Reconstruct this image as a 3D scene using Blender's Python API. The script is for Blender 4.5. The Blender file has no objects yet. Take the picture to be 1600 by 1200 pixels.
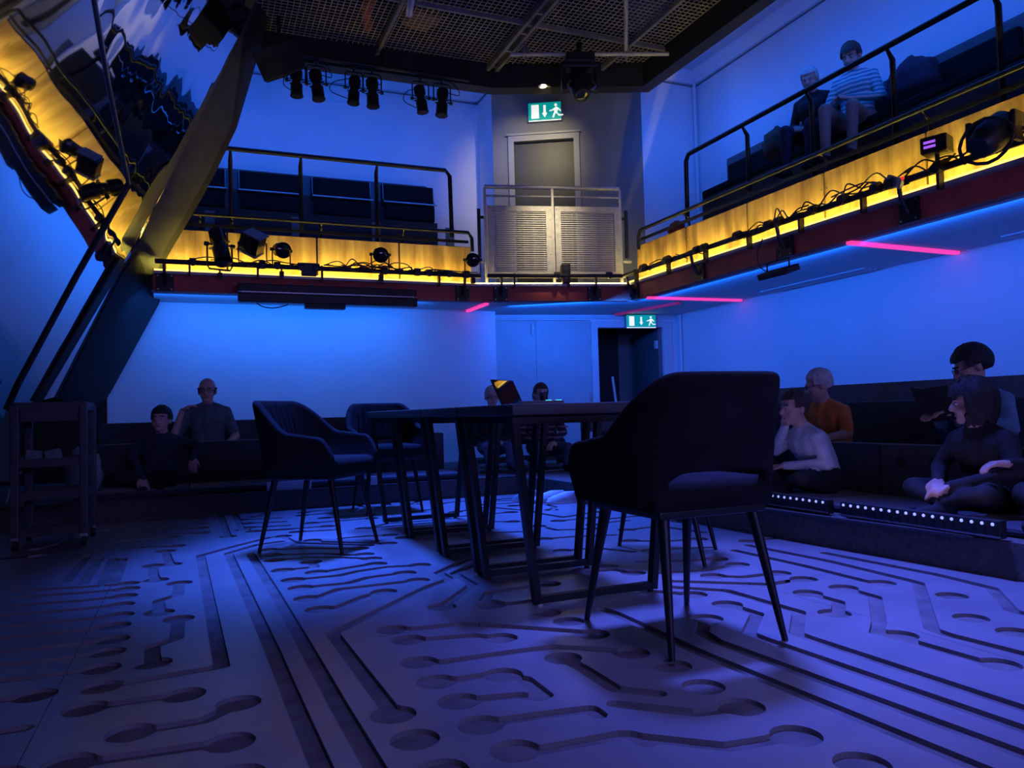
import bpy, bmesh, math, random
import numpy as np
from mathutils import Vector, Matrix, Quaternion

V = Vector
PI = math.pi
R = math.radians
SC = bpy.context.scene
COL = SC.collection
random.seed(4)

# ------------------------------------------------------------------ camera
def set_camera():
    f_px = 1189.4
    yaw, pitch, roll = R(22.527), R(2.143), R(-1.548)
    fw = V((math.sin(yaw) * math.cos(pitch), math.cos(yaw) * math.cos(pitch), math.sin(pitch)))
    r = V((math.cos(yaw), -math.sin(yaw), 0))
    u = r.cross(fw)
    r2 = r * math.cos(roll) + u * math.sin(roll)
    u2 = u * math.cos(roll) - r * math.sin(roll)
    cam = bpy.data.cameras.new('camera')
    cam.sensor_width = 36
    cam.lens = f_px * 36 / 1600
    cam.clip_start = 0.05
    o = bpy.data.objects.new('camera', cam)
    m = Matrix((r2, u2, -fw)).transposed().to_4x4()
    m.translation = V((0, 0, 0.72))
    o.matrix_world = m
    COL.objects.link(o)
    SC.camera = o
set_camera()
SC.view_settings.view_transform = 'Standard'
SC.view_settings.look = 'None'
SC.view_settings.gamma = 1
SC.view_settings.use_curve_mapping = False
SC.view_settings.exposure = 0.0

# ------------------------------------------------------------------ world
w = bpy.data.worlds.new('dark_room'); SC.world = w
w.use_nodes = True
w.node_tree.nodes['Background'].inputs[0].default_value = (0.10, 0.12, 0.45, 1)
w.node_tree.nodes['Background'].inputs[1].default_value = 0.03

# ------------------------------------------------------------------ stage lights and added fills
def aim(o, target):
    o.rotation_euler = (V(target) - o.location).to_track_quat('-Z', 'Y').to_euler()
def area(name, loc, target, sx, sy, col, power, spread=180):
    l = bpy.data.lights.new(name, 'AREA'); l.shape = 'RECTANGLE'
    l.size = sx; l.size_y = sy; l.color = col; l.energy = power; l.spread = R(spread)
    o = bpy.data.objects.new(name, l); o.location = loc; COL.objects.link(o)
    aim(o, target); return o
def spot(name, loc, target, ang, col, power, blend=0.6, size=0.06):
    l = bpy.data.lights.new(name, 'SPOT'); l.spot_size = R(ang); l.spot_blend = blend
    l.color = col; l.energy = power; l.shadow_soft_size = size
    o = bpy.data.objects.new(name, l); o.location = loc; COL.objects.link(o)
    aim(o, target); return o
BLUE = (0.004, 0.135, 1.0)
VIOL = (0.12, 0.15, 1.0)
# LED wash battens under the edge of the ceiling, facing the gallery walls
area('wash_gallery_back', (1.2, 8.05, 4.22), (1.2, 9.35, 3.45), 4.4, 0.10, BLUE, 32)
area('wash_gallery_right', (4.92, 4.4, 4.22), (5.96, 4.4, 3.45), 6.0, 0.10, BLUE, 36)
area('wash_gallery_corner', (4.95, 7.0, 4.22), (5.8, 7.95, 3.5), 0.6, 0.10, BLUE, 5)
# LED battens under the balconies, facing the lower walls
area('wash_pit_back', (0.95, 8.06, 1.90), (0.95, 8.7, 1.45), 2.9, 0.08, (0.012, 0.18, 1.0), 18)
area('wash_pit_right', (4.74, 4.3, 1.93), (5.94, 4.3, 1.0), 6.0, 0.08, BLUE, 42)
area('wash_pit_corner', (4.05, 7.74, 1.93), (4.75, 8.8, 1.0), 1.6, 0.08, BLUE, 23)
# stage spots in the ceiling grid
spot('stage_spot_a', (0.75, 4.7, 4.5), (0.62, 4.0, 0), 32, (0.04, 0.12, 1.0), 3000, 0.9, 0.3)
spot('stage_spot_b', (2.5, 3.3, 4.5), (2.15, 2.25, 0), 40, (0.08, 0.12, 1.0), 3000, 0.9, 0.3)
spot('stage_spot_c', (2.0, 6.2, 4.5), (1.75, 5.1, 0), 46, (0.03, 0.11, 1.0), 4200, 0.9, 0.3)
spot('stage_spot_d', (1.2, 1.2, 4.5), (1.15, 1.6, 0), 44, (0.20, 0.19, 1.0), 260, 1.0, 0.4)
# unseen violet fill added low behind the camera to lift upright faces
area('near_violet_fill', (2.2, -2.6, 1.5), (2.6, 5.0, 1.7), 3.0, 0.4, (0.16, 0.17, 1.0), 85)
# glow of the dotted strips on the right platform edge
area('strip_glow', (3.02, 2.75, 0.27), (5.2, 2.9, 2.2), 1.4, 0.04, (0.50, 0.36, 1.0), 0.5, 120)
# added warm fill behind the camera, as if from an unseen balcony strip
area('near_warm_fill', (2.0, -2.9, 2.3), (2.2, 6.0, 1.9), 6.0, 0.06, (1.0, 0.60, 0.16), 14)

# ------------------------------------------------------------------ materials
MATS = {}
def mat(name, col, rough=0.6, metal=0.0, var=0.12, scale=8.0, bump=0.0, bscale=60.0, emit=None, estr=0.0, sheen=0.0, spec=0.5, stretch=None, col2=None):
    if name in MATS: return MATS[name]
    m = bpy.data.materials.new(name); m.use_nodes = True
    nt = m.node_tree; b = nt.nodes['Principled BSDF']
    b.inputs['Roughness'].default_value = rough
    b.inputs['Metallic'].default_value = metal
    b.inputs['Specular IOR Level'].default_value = spec
    if sheen:
        b.inputs['Sheen Weight'].default_value = sheen
        b.inputs['Sheen Roughness'].default_value = 0.4
    tc = nt.nodes.new('ShaderNodeTexCoord')
    mp = nt.nodes.new('ShaderNodeMapping')
    if stretch: mp.inputs['Scale'].default_value = stretch
    nt.links.new(tc.outputs['Object'], mp.inputs[0])
    n = nt.nodes.new('ShaderNodeTexNoise'); n.inputs['Scale'].default_value = scale; n.inputs['Detail'].default_value = 5
    nt.links.new(mp.outputs[0], n.inputs[0])
    rp = nt.nodes.new('ShaderNodeValToRGB')
    rp.color_ramp.elements[0].position = 0.3; rp.color_ramp.elements[1].position = 0.7
    c2 = col2 if col2 else tuple(c * (1 - var * 2) for c in col)
    rp.color_ramp.elements[0].color = (*c2, 1)
    rp.color_ramp.elements[1].color = (*[min(1, c * (1 + var * .4)) for c in col], 1)
    nt.links.new(n.outputs[0], rp.inputs[0]); nt.links.new(rp.outputs[0], b.inputs['Base Color'])
    if bump:
        n2 = nt.nodes.new('ShaderNodeTexNoise'); n2.inputs['Scale'].default_value = bscale
        nt.links.new(tc.outputs['Object'], n2.inputs[0])
        bp = nt.nodes.new('ShaderNodeBump'); bp.inputs['Strength'].default_value = bump; bp.inputs['Distance'].default_value = 0.01
        nt.links.new(n2.outputs[0], bp.inputs['Height']); nt.links.new(bp.outputs[0], b.inputs['Normal'])
    if emit:
        b.inputs['Emission Color'].default_value = (*emit, 1); b.inputs['Emission Strength'].default_value = estr
    MATS[name] = m
    return m
def stripes(name, cols, scale, axis=2, rough=0.8, thr=0.5):
    m = bpy.data.materials.new(name); m.use_nodes = True; nt = m.node_tree; b = nt.nodes['Principled BSDF']
    b.inputs['Roughness'].default_value = rough
    tc = nt.nodes.new('ShaderNodeTexCoord'); wv = nt.nodes.new('ShaderNodeTexWave')
    wv.bands_direction = 'XYZ'[axis]; wv.inputs['Scale'].default_value = scale; wv.inputs['Distortion'].default_value = 0.6
    rp = nt.nodes.new('ShaderNodeValToRGB'); rp.color_ramp.interpolation = 'CONSTANT'
    el = rp.color_ramp.elements
    el[0].color = (*cols[0], 1); el[1].position = thr; el[1].color = (*cols[1], 1)
    for k, c in enumerate(cols[2:]):
        e = el.new(thr + (1 - thr) * (k + 1) / (len(cols) - 1)); e.color = (*c, 1)
    nt.links.new(tc.outputs['Object'], wv.inputs[0]); nt.links.new(wv.outputs[1], rp.inputs[0]); nt.links.new(rp.outputs[0], b.inputs['Base Color'])
    MATS[name] = m; return m

mat('wall_white', (0.78, 0.78, 0.80), 0.75, var=0.03, scale=2, bump=0.03, bscale=90)
mat('ceiling_white', (0.62, 0.60, 0.64), 0.8, var=0.03, scale=2)
mat('wall_grey', (0.20, 0.20, 0.20), 0.7, var=0.06, scale=3)
mat('door_paint', (0.50, 0.50, 0.52), 0.5, var=0.05, scale=4)
mat('frame_paint', (0.66, 0.66, 0.68), 0.45, var=0.04, scale=4)
mat('frame_grey', (0.28, 0.28, 0.28), 0.5, var=0.05, scale=4)
mat('door_dark', (0.03, 0.03, 0.033), 0.5, var=0.1)
mat('black_paint', (0.012, 0.012, 0.013), 0.6, var=0.2, scale=5)
mat('black_metal', (0.018, 0.018, 0.020), 0.42, metal=0.3, var=0.2)
mat('black_plastic', (0.014, 0.014, 0.015), 0.5, var=0.2)
mat('pad_black', (0.010, 0.010, 0.011), 0.8, var=0.2, spec=0.15)
mat('dark_grey', (0.05, 0.05, 0.055), 0.55, var=0.15)
mat('mid_grey', (0.16, 0.16, 0.17), 0.5, var=0.1)
mat('steel', (0.45, 0.45, 0.47), 0.35, metal=0.9, var=0.1)
mat('galvanised', (0.52, 0.50, 0.46), 0.45, metal=0.35, var=0.1, scale=20)
mat('rail_black', (0.016, 0.016, 0.018), 0.3, metal=0.4, var=0.2)
mat('red_steel', (0.62, 0.095, 0.065), 0.6, var=0.15, scale=6)
mat('platform_carpet', (0.13, 0.11, 0.10), 0.9, var=0.2, scale=40, bump=0.3, bscale=200)
mat('bench_fabric', (0.05, 0.056, 0.072), 0.85, var=0.15, scale=30, bump=0.2, bscale=250, sheen=0.2)
mat('bench_panel', (0.10, 0.115, 0.13), 0.7, var=0.1, scale=10)
mat('bench_board', (0.17, 0.21, 0.26), 0.7, var=0.1, scale=10)
mat('bench_back_fabric', (0.06, 0.07, 0.09), 0.85, var=0.15, scale=30, bump=0.2, bscale=250)
mat('velvet', (0.022, 0.019, 0.020), 0.95, var=0.15, scale=12, bump=0.12, bscale=40, spec=0.08)
mat('table_top', (0.045, 0.04, 0.042), 0.45, var=0.25, scale=6, stretch=(1, 8, 1))
mat('table_frame', (0.010, 0.010, 0.011), 0.45, metal=0.2, var=0.2)
mat('floor_board', (0.235, 0.225, 0.235), 0.30, var=0.10, scale=3.5, bump=0.02, bscale=30)
mat('floor_groove', (0.155, 0.135, 0.128), 0.7, var=0.25, scale=9)
mat('mesh_wire', (0.50, 0.46, 0.40), 0.5, metal=0.4, var=0.15)
mat('grid_beam', (0.26, 0.26, 0.27), 0.5, metal=0.3, var=0.15)
mat('mirror', (0.72, 0.73, 0.78), 0.03, metal=1.0, var=0.02, scale=2)
mat('mirror_wavy', (0.74, 0.75, 0.80), 0.03, metal=1.0, var=0.02, scale=2)
mat('amber_led', (1.0, 0.75, 0.3), 0.5, emit=(1.0, 0.84, 0.12), estr=165.0)
mat('amber_diffuser', (1.0, 0.75, 0.3), 0.5, emit=(1.0, 0.66, 0.13), estr=2.2)
mat('amber_open', (1.0, 0.75, 0.3), 0.5, emit=(1.0, 0.76, 0.25), estr=30.0)
mat('pink_glow', (0.6, 0.05, 0.2), 0.5, emit=(0.95, 0.05, 0.36), estr=1.0)  # glow stands for coloured light on the soffit beam edges
mat('pink_glow_dim', (0.4, 0.03, 0.12), 0.5, emit=(0.6, 0.03, 0.12), estr=0.22)
mat('led_dot', (0.6, 0.6, 1.0), 0.4, emit=(0.36, 0.42, 1.0), estr=1.0)
mat('sign_green', (0.0, 0.25, 0.2), 0.4, emit=(0.0, 0.30, 0.27), estr=0.9, var=0.05)
mat('sign_white', (0.9, 0.9, 0.85), 0.4, emit=(1.0, 0.95, 0.80), estr=0.85, var=0.02)
mat('lens_glass', (0.02, 0.03, 0.035), 0.06, var=0.02, spec=0.8)
mat('white_plastic', (0.75, 0.75, 0.74), 0.5, var=0.05)
mat('cardboard', (0.30, 0.17, 0.07), 0.85, var=0.1)
mat('red_cloth', (0.55, 0.10, 0.05), 0.9, var=0.15)
mat('paper', (0.80, 0.80, 0.80), 0.8, var=0.03)
mat('skin_a', (0.56, 0.33, 0.25), 0.55, var=0.06, scale=20)
mat('skin_b', (0.62, 0.36, 0.29), 0.55, var=0.06, scale=20)
mat('eye_white', (0.7, 0.7, 0.7), 0.3, var=0.02)
mat('eye_dark', (0.02, 0.015, 0.012), 0.3, var=0.05)
mat('lip', (0.34, 0.13, 0.11), 0.5, var=0.05)
mat('hair_dark', (0.018, 0.013, 0.011), 0.6, var=0.3, scale=60, bump=0.6, bscale=150)
mat('hair_brown', (0.07, 0.045, 0.035), 0.6, var=0.3, scale=60, bump=0.6, bscale=150)
mat('hair_grey', (0.36, 0.35, 0.35), 0.6, var=0.2, scale=60, bump=0.6, bscale=150)
mat('hair_white', (0.58, 0.57, 0.56), 0.6, var=0.15, scale=60, bump=0.6, bscale=150)
mat('c_black', (0.016, 0.016, 0.020), 0.85, var=0.2, scale=20, bump=0.4, bscale=18)
mat('c_navy', (0.03, 0.038, 0.07), 0.85, var=0.2, scale=20, bump=0.4, bscale=18)
mat('c_teal', (0.10, 0.15, 0.17), 0.85, var=0.15, scale=20, bump=0.4, bscale=18)
mat('c_grey', (0.20, 0.22, 0.24), 0.85, var=0.15, scale=20, bump=0.4, bscale=18)
mat('c_jeans', (0.08, 0.11, 0.17), 0.85, var=0.2, scale=30, bump=0.4, bscale=18)
mat('c_orange', (0.75, 0.20, 0.035), 0.85, var=0.12, scale=20, bump=0.5, bscale=18)
mat('c_white', (0.60, 0.63, 0.66), 0.85, var=0.08, scale=20, bump=0.5, bscale=18)
mat('c_blue', (0.16, 0.33, 0.46), 0.85, var=0.12, scale=20, bump=0.5, bscale=18)
mat('c_beige', (0.35, 0.30, 0.27), 0.85, var=0.12, scale=20, bump=0.5, bscale=18)
mat('c_brown', (0.10, 0.075, 0.05), 0.85, var=0.2, scale=30, bump=0.4, bscale=18)
stripes('c_stripe_teal', [(0.55, 0.68, 0.70), (0.05, 0.30, 0.38)], 8)
stripes('c_stripe_multi', [(0.02, 0.025, 0.04), (0.55, 0.40, 0.12), (0.10, 0.18, 0.35), (0.5, 0.12, 0.12)], 6, thr=0.8)

def wood_material():
    m = bpy.data.materials.new('wood_panel'); m.use_nodes = True; nt = m.node_tree; b = nt.nodes['Principled BSDF']
    b.inputs['Roughness'].default_value = 0.42
    tc = nt.nodes.new('ShaderNodeTexCoord'); mp = nt.nodes.new('ShaderNodeMapping')
    oi = nt.nodes.new('ShaderNodeObjectInfo')
    mp.inputs['Scale'].default_value = (9, 9, 0.9)
    nt.links.new(tc.outputs['Object'], mp.inputs[0]); nt.links.new(oi.outputs['Location'], mp.inputs['Location'])
    n = nt.nodes.new('ShaderNodeTexNoise'); n.inputs['Scale'].default_value = 1.3; n.inputs['Detail'].default_value = 8; n.inputs['Distortion'].default_value = 0.5
    nt.links.new(mp.outputs[0], n.inputs[0])
    rp = nt.nodes.new('ShaderNodeValToRGB')
    rp.color_ramp.elements[0].position = 0.30; rp.color_ramp.elements[0].color = (0.34, 0.185, 0.07, 1)
    rp.color_ramp.elements[1].position = 0.66; rp.color_ramp.elements[1].color = (0.62, 0.40, 0.17, 1)
    nt.links.new(n.outputs[0], rp.inputs[0])
    mp2 = nt.nodes.new('ShaderNodeMapping'); mp2.inputs['Scale'].default_value = (3.2, 3.2, 1.6)
    nt.links.new(tc.outputs['Object'], mp2.inputs[0]); nt.links.new(oi.outputs['Location'], mp2.inputs['Location'])
    n2 = nt.nodes.new('ShaderNodeTexNoise'); n2.inputs['Scale'].default_value = 1.6; n2.inputs['Detail'].default_value = 6
    nt.links.new(mp2.outputs[0], n2.inputs[0])
    r2 = nt.nodes.new('ShaderNodeValToRGB'); r2.color_ramp.elements[0].position = 0.34; r2.color_ramp.elements[0].color = (0.52, 0.48, 0.44, 1); r2.color_ramp.elements[1].position = 0.56
    mx = nt.nodes.new('ShaderNodeMix'); mx.data_type = 'RGBA'; mx.blend_type = 'MULTIPLY'; mx.inputs[0].default_value = 1.0
    nt.links.new(n2.outputs[0], r2.inputs[0]); nt.links.new(rp.outputs[0], mx.inputs[6]); nt.links.new(r2.outputs[0], mx.inputs[7]); nt.links.new(mx.outputs[2], b.inputs['Base Color'])
    MATS['wood_panel'] = m
wood_material()

# ------------------------------------------------------------------ mesh helpers
def frame(d, up=(0, 0, 1)):
    d = V(d).normalized(); u = V(up)
    if abs(d.dot(u.normalized())) > 0.98: u = V((0, 1, 0)) if abs(d.y) < .9 else V((1, 0, 0))
    x = u.cross(d).normalized(); y = d.cross(x)
    return x, y, d
class MB:
    def __init__(s): s.v = []; s.f = []
    def add(s, vs, fs):
        o = len(s.v); s.v += [tuple(p) for p in vs]; s.f += [tuple(i + o for i in q) for q in fs]; return s
    def box(s, c, size, rot=None):
        a, b, d = [k / 2 for k in size]; c = V(c)
        vs = [V((x * a, y * b, z * d)) for z in (-1, 1) for y in (-1, 1) for x in (-1, 1)]
        if rot is not None: vs = [rot @ p for p in vs]
        return s.add([p + c for p in vs], [(0, 2, 3, 1), (4, 5, 7, 6), (0, 1, 5, 4), (2, 6, 7, 3), (0, 4, 6, 2), (1, 3, 7, 5)])
    def box2(s, lo, hi):
        return s.box([(a + b) / 2 for a, b in zip(lo, hi)], [abs(b - a) for a, b in zip(lo, hi)])
    def cbox(s, c, size, bv, rot=None):                     # box with chamfered edges
        bm = bmesh.new(); bmesh.ops.create_cube(bm, size=1)
        for v in bm.verts: v.co = V((v.co.x * size[0], v.co.y * size[1], v.co.z * size[2]))
        bmesh.ops.bevel(bm, geom=bm.edges[:], offset=bv, segments=2, affect='EDGES', profile=0.6)
        bm.verts.index_update(); c = V(c)
        vs = [((rot @ v.co) if rot is not None else v.co) + c for v in bm.verts]
        fs = [[v.index for v in f.verts] for f in bm.faces]; bm.free()
        return s.add(vs, fs)
    def bar(s, p0, p1, w, h, up=(0, 0, 1)):
        p0, p1 = V(p0), V(p1); x, y, d = frame(p1 - p0, up)
        vs = [p + x * (a * w / 2) + y * (b * h / 2) for p in (p0, p1) for a, b in ((-1, -1), (1, -1), (1, 1), (-1, 1))]
        return s.add(vs, [(3, 2, 1, 0), (4, 5, 6, 7), (0, 1, 5, 4), (1, 2, 6, 5), (2, 3, 7, 6), (3, 0, 4, 7)])
    def tube(s, pts, r, n=8, caps=True):
        pts = [V(p) for p in pts]; rr = r if isinstance(r, (list, tuple)) else [r] * len(pts)
        x = None; vs = []; k = len(pts)
        for i, p in enumerate(pts):
            d = (pts[min(i + 1, k - 1)] - pts[max(i - 1, 0)])
            if d.length < 1e-9: d = V((0, 0, 1))
            d.normalize()
            if x is None: x, y, _ = frame(d)
            else:
                x = (x - d * x.dot(d)); x = x.normalized() if x.length > 1e-6 else frame(d)[0]
                y = d.cross(x)
            for j in range(n):
                a = 2 * PI * j / n; vs.append(p + (x * math.cos(a) + y * math.sin(a)) * rr[i])
        fs = [(i * n + j, i * n + (j + 1) % n, (i + 1) * n + (j + 1) % n, (i + 1) * n + j) for i in range(k - 1) for j in range(n)]
        if caps: fs += [tuple(range(n - 1, -1, -1)), tuple((k - 1) * n + j for j in range(n))]
        return s.add(vs, fs)
    def cyl(s, p0, p1, r, n=16, r1=None):
        return s.tube([p0, p1], [r, r if r1 is None else r1], n)
    def lathe(s, prof, p, axis=(0, 0, 1), n=20):            # prof: (distance along axis, radius)
        p = V(p); a = V(axis).normalized()
        return s.tube([p + a * t for t, _ in prof], [max(r, 1e-4) for _, r in prof], n)
    def ell(s, c, rad, rot=None, n=14, m=9):
        vs = []; c = V(c)
        for i in range(m + 1):
            th = PI * i / m
            for j in range(n):
                ph = 2 * PI * j / n
                q = V((math.sin(th) * math.cos(ph) * rad[0], math.sin(th) * math.sin(ph) * rad[1], math.cos(th) * rad[2]))
                vs.append((rot @ q if rot is not None else q) + c)
        fs = [(i * n + j, (i + 1) * n + j, (i + 1) * n + (j + 1) % n, i * n + (j + 1) % n) for i in range(m) for j in range(n)]
        return s.add(vs, fs)
    def cap(s, p0, p1, r0, r1, n=12):                       # tapered capsule
        p0, p1 = V(p0), V(p1); d = (p1 - p0)
        L = d.length; d = d.normalized() if L > 1e-6 else V((0, 0, 1))
        pts = []; rs = []
        for a in (-88, -60, -30, 0): pts.append(p0 + d * (r0 * math.sin(R(a)))); rs.append(r0 * math.cos(R(a)))
        for a in (0, 30, 60, 88): pts.append(p1 + d * (r1 * math.sin(R(a)))); rs.append(r1 * math.cos(R(a)))
        return s.tube(pts, rs, n)
    def prism(s, poly, z0, z1):
        n = len(poly)
        vs = [(x, y, z0) for x, y in poly] + [(x, y, z1) for x, y in poly]
        return s.add(vs, [tuple(range(n - 1, -1, -1)), tuple(range(n, 2 * n))] + [(i, (i + 1) % n, n + (i + 1) % n, n + i) for i in range(n)])
    def extr(s, poly, p0, p1, up=(0, 0, 1)):                # profile (right, up) swept from p0 to p1
        p0, p1 = V(p0), V(p1); x, y, d = frame(p1 - p0, up); n = len(poly)
        vs = [p + x * a + y * b for p in (p0, p1) for a, b in poly]
        return s.add(vs, [tuple(range(n - 1, -1, -1)), tuple(range(n, 2 * n))] + [(i, (i + 1) % n, n + (i + 1) % n, n + i) for i in range(n)])
    def mesh(s, name, m, smooth=False, ang=40):
        me = bpy.data.meshes.new(name); me.from_pydata(s.v, [], s.f)
        bm = bmesh.new(); bm.from_mesh(me); bmesh.ops.recalc_face_normals(bm, faces=bm.faces); bm.to_mesh(me); bm.free()
        me.materials.append(MATS[m])
        if smooth:
            me.polygons.foreach_set('use_smooth', [True] * len(me.polygons)); me.set_sharp_from_angle(angle=R(ang))
        return me
    def build(s, name, m, parent=None, smooth=False, ang=40):
        return link(name, s.mesh(name, m, smooth, ang), parent)
def link(name, me, parent=None, loc=None, rot=None):
    o = bpy.data.objects.new(name, me); COL.objects.link(o)
    if parent is not None: o.parent = parent
    if loc is not None: o.location = loc
    if rot is not None: o.rotation_euler = rot
    return o
def tag(o, label=None, cat=None, group=None, kind=None):
    if label: o['label'] = label
    if cat: o['category'] = cat
    if group: o['group'] = group
    if kind: o['kind'] = kind
    return o
def thing(name, label, cat, loc=(0, 0, 0), rz=0, group=None, kind=None):
    o = bpy.data.objects.new(name, None); o.empty_display_size = 0.05; COL.objects.link(o)
    o.location = loc; o.rotation_euler = (0, 0, rz)
    return tag(o, label, cat, group, kind)
def dup(root, loc=None, rot=None, label=None, group=None):
    def cp(o, par):
        c = o.copy(); COL.objects.link(c); c.parent = par
        for ch in [q for q in bpy.data.objects if q.parent is o]: cp(ch, c)
        return c
    r = cp(root, None)
    if loc is not None: r.location = loc
    if rot is not None: r.rotation_euler = rot
    if label: r['label'] = label
    if group: r['group'] = group
    return r
def struct(name, mb, m, parent=None, smooth=False):
    o = mb.build(name, m, parent, smooth); o['kind'] = 'structure'; return o
def curve_pts(ctrl, n=8):                                   # Catmull-Rom through points
    P = [V(p) for p in ctrl]; P = [P[0] * 2 - P[1]] + P + [P[-1] * 2 - P[-2]]; out = []
    for i in range(1, len(P) - 2):
        for k in range(n):
            t = k / n; a, b, c, d = P[i - 1:i + 3]
            out.append(0.5 * ((2 * b) + (c - a) * t + (2 * a - 5 * b + 4 * c - d) * t * t + (3 * b - a - 3 * c + d) * t ** 3))
    out.append(P[-2]); return out
# ------------------------------------------------------------------ main dimensions
XF, YF, XW = 4.61, 7.95, 5.95          # balcony fronts (right, back) and right wall
YL, YU = 8.70, 9.36                    # lower and upper back wall
ZS, ZFT, ZP0, ZP1 = 1.97, 2.13, 2.185, 2.60   # soffit, fascia top, wood panel bottom and top
ZC, ZB = 4.97, 4.35                    # ceiling, lower edge of the ceiling bulkhead
CH0, CH1 = V((2.89, 7.95, 0)), V((4.61, 7.53, 0))     # chamfered corner of the balcony

class Wall:                            # local frame on a vertical plane: along, behind, up
    def __init__(s, o, e):
        s.o = V((o[0], o[1], 0)); s.d = (V((e[0], e[1], 0)) - s.o); s.L = s.d.length; s.d.normalize()
        s.n = V((-s.d.y, s.d.x, 0))    # points away from the room
        s.rot = Matrix((s.d, s.n, V((0, 0, 1)))).transposed()
        s.rz = math.atan2(s.d.y, s.d.x)
    def p(s, a, b, z): return s.o + s.d * a + s.n * b + V((0, 0, z))
    def box(s, mb, a0, a1, b0, b1, z0, z1):
        return mb.box(s.p((a0 + a1) / 2, (b0 + b1) / 2, (z0 + z1) / 2), (a1 - a0, b1 - b0, z1 - z0), s.rot)

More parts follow.
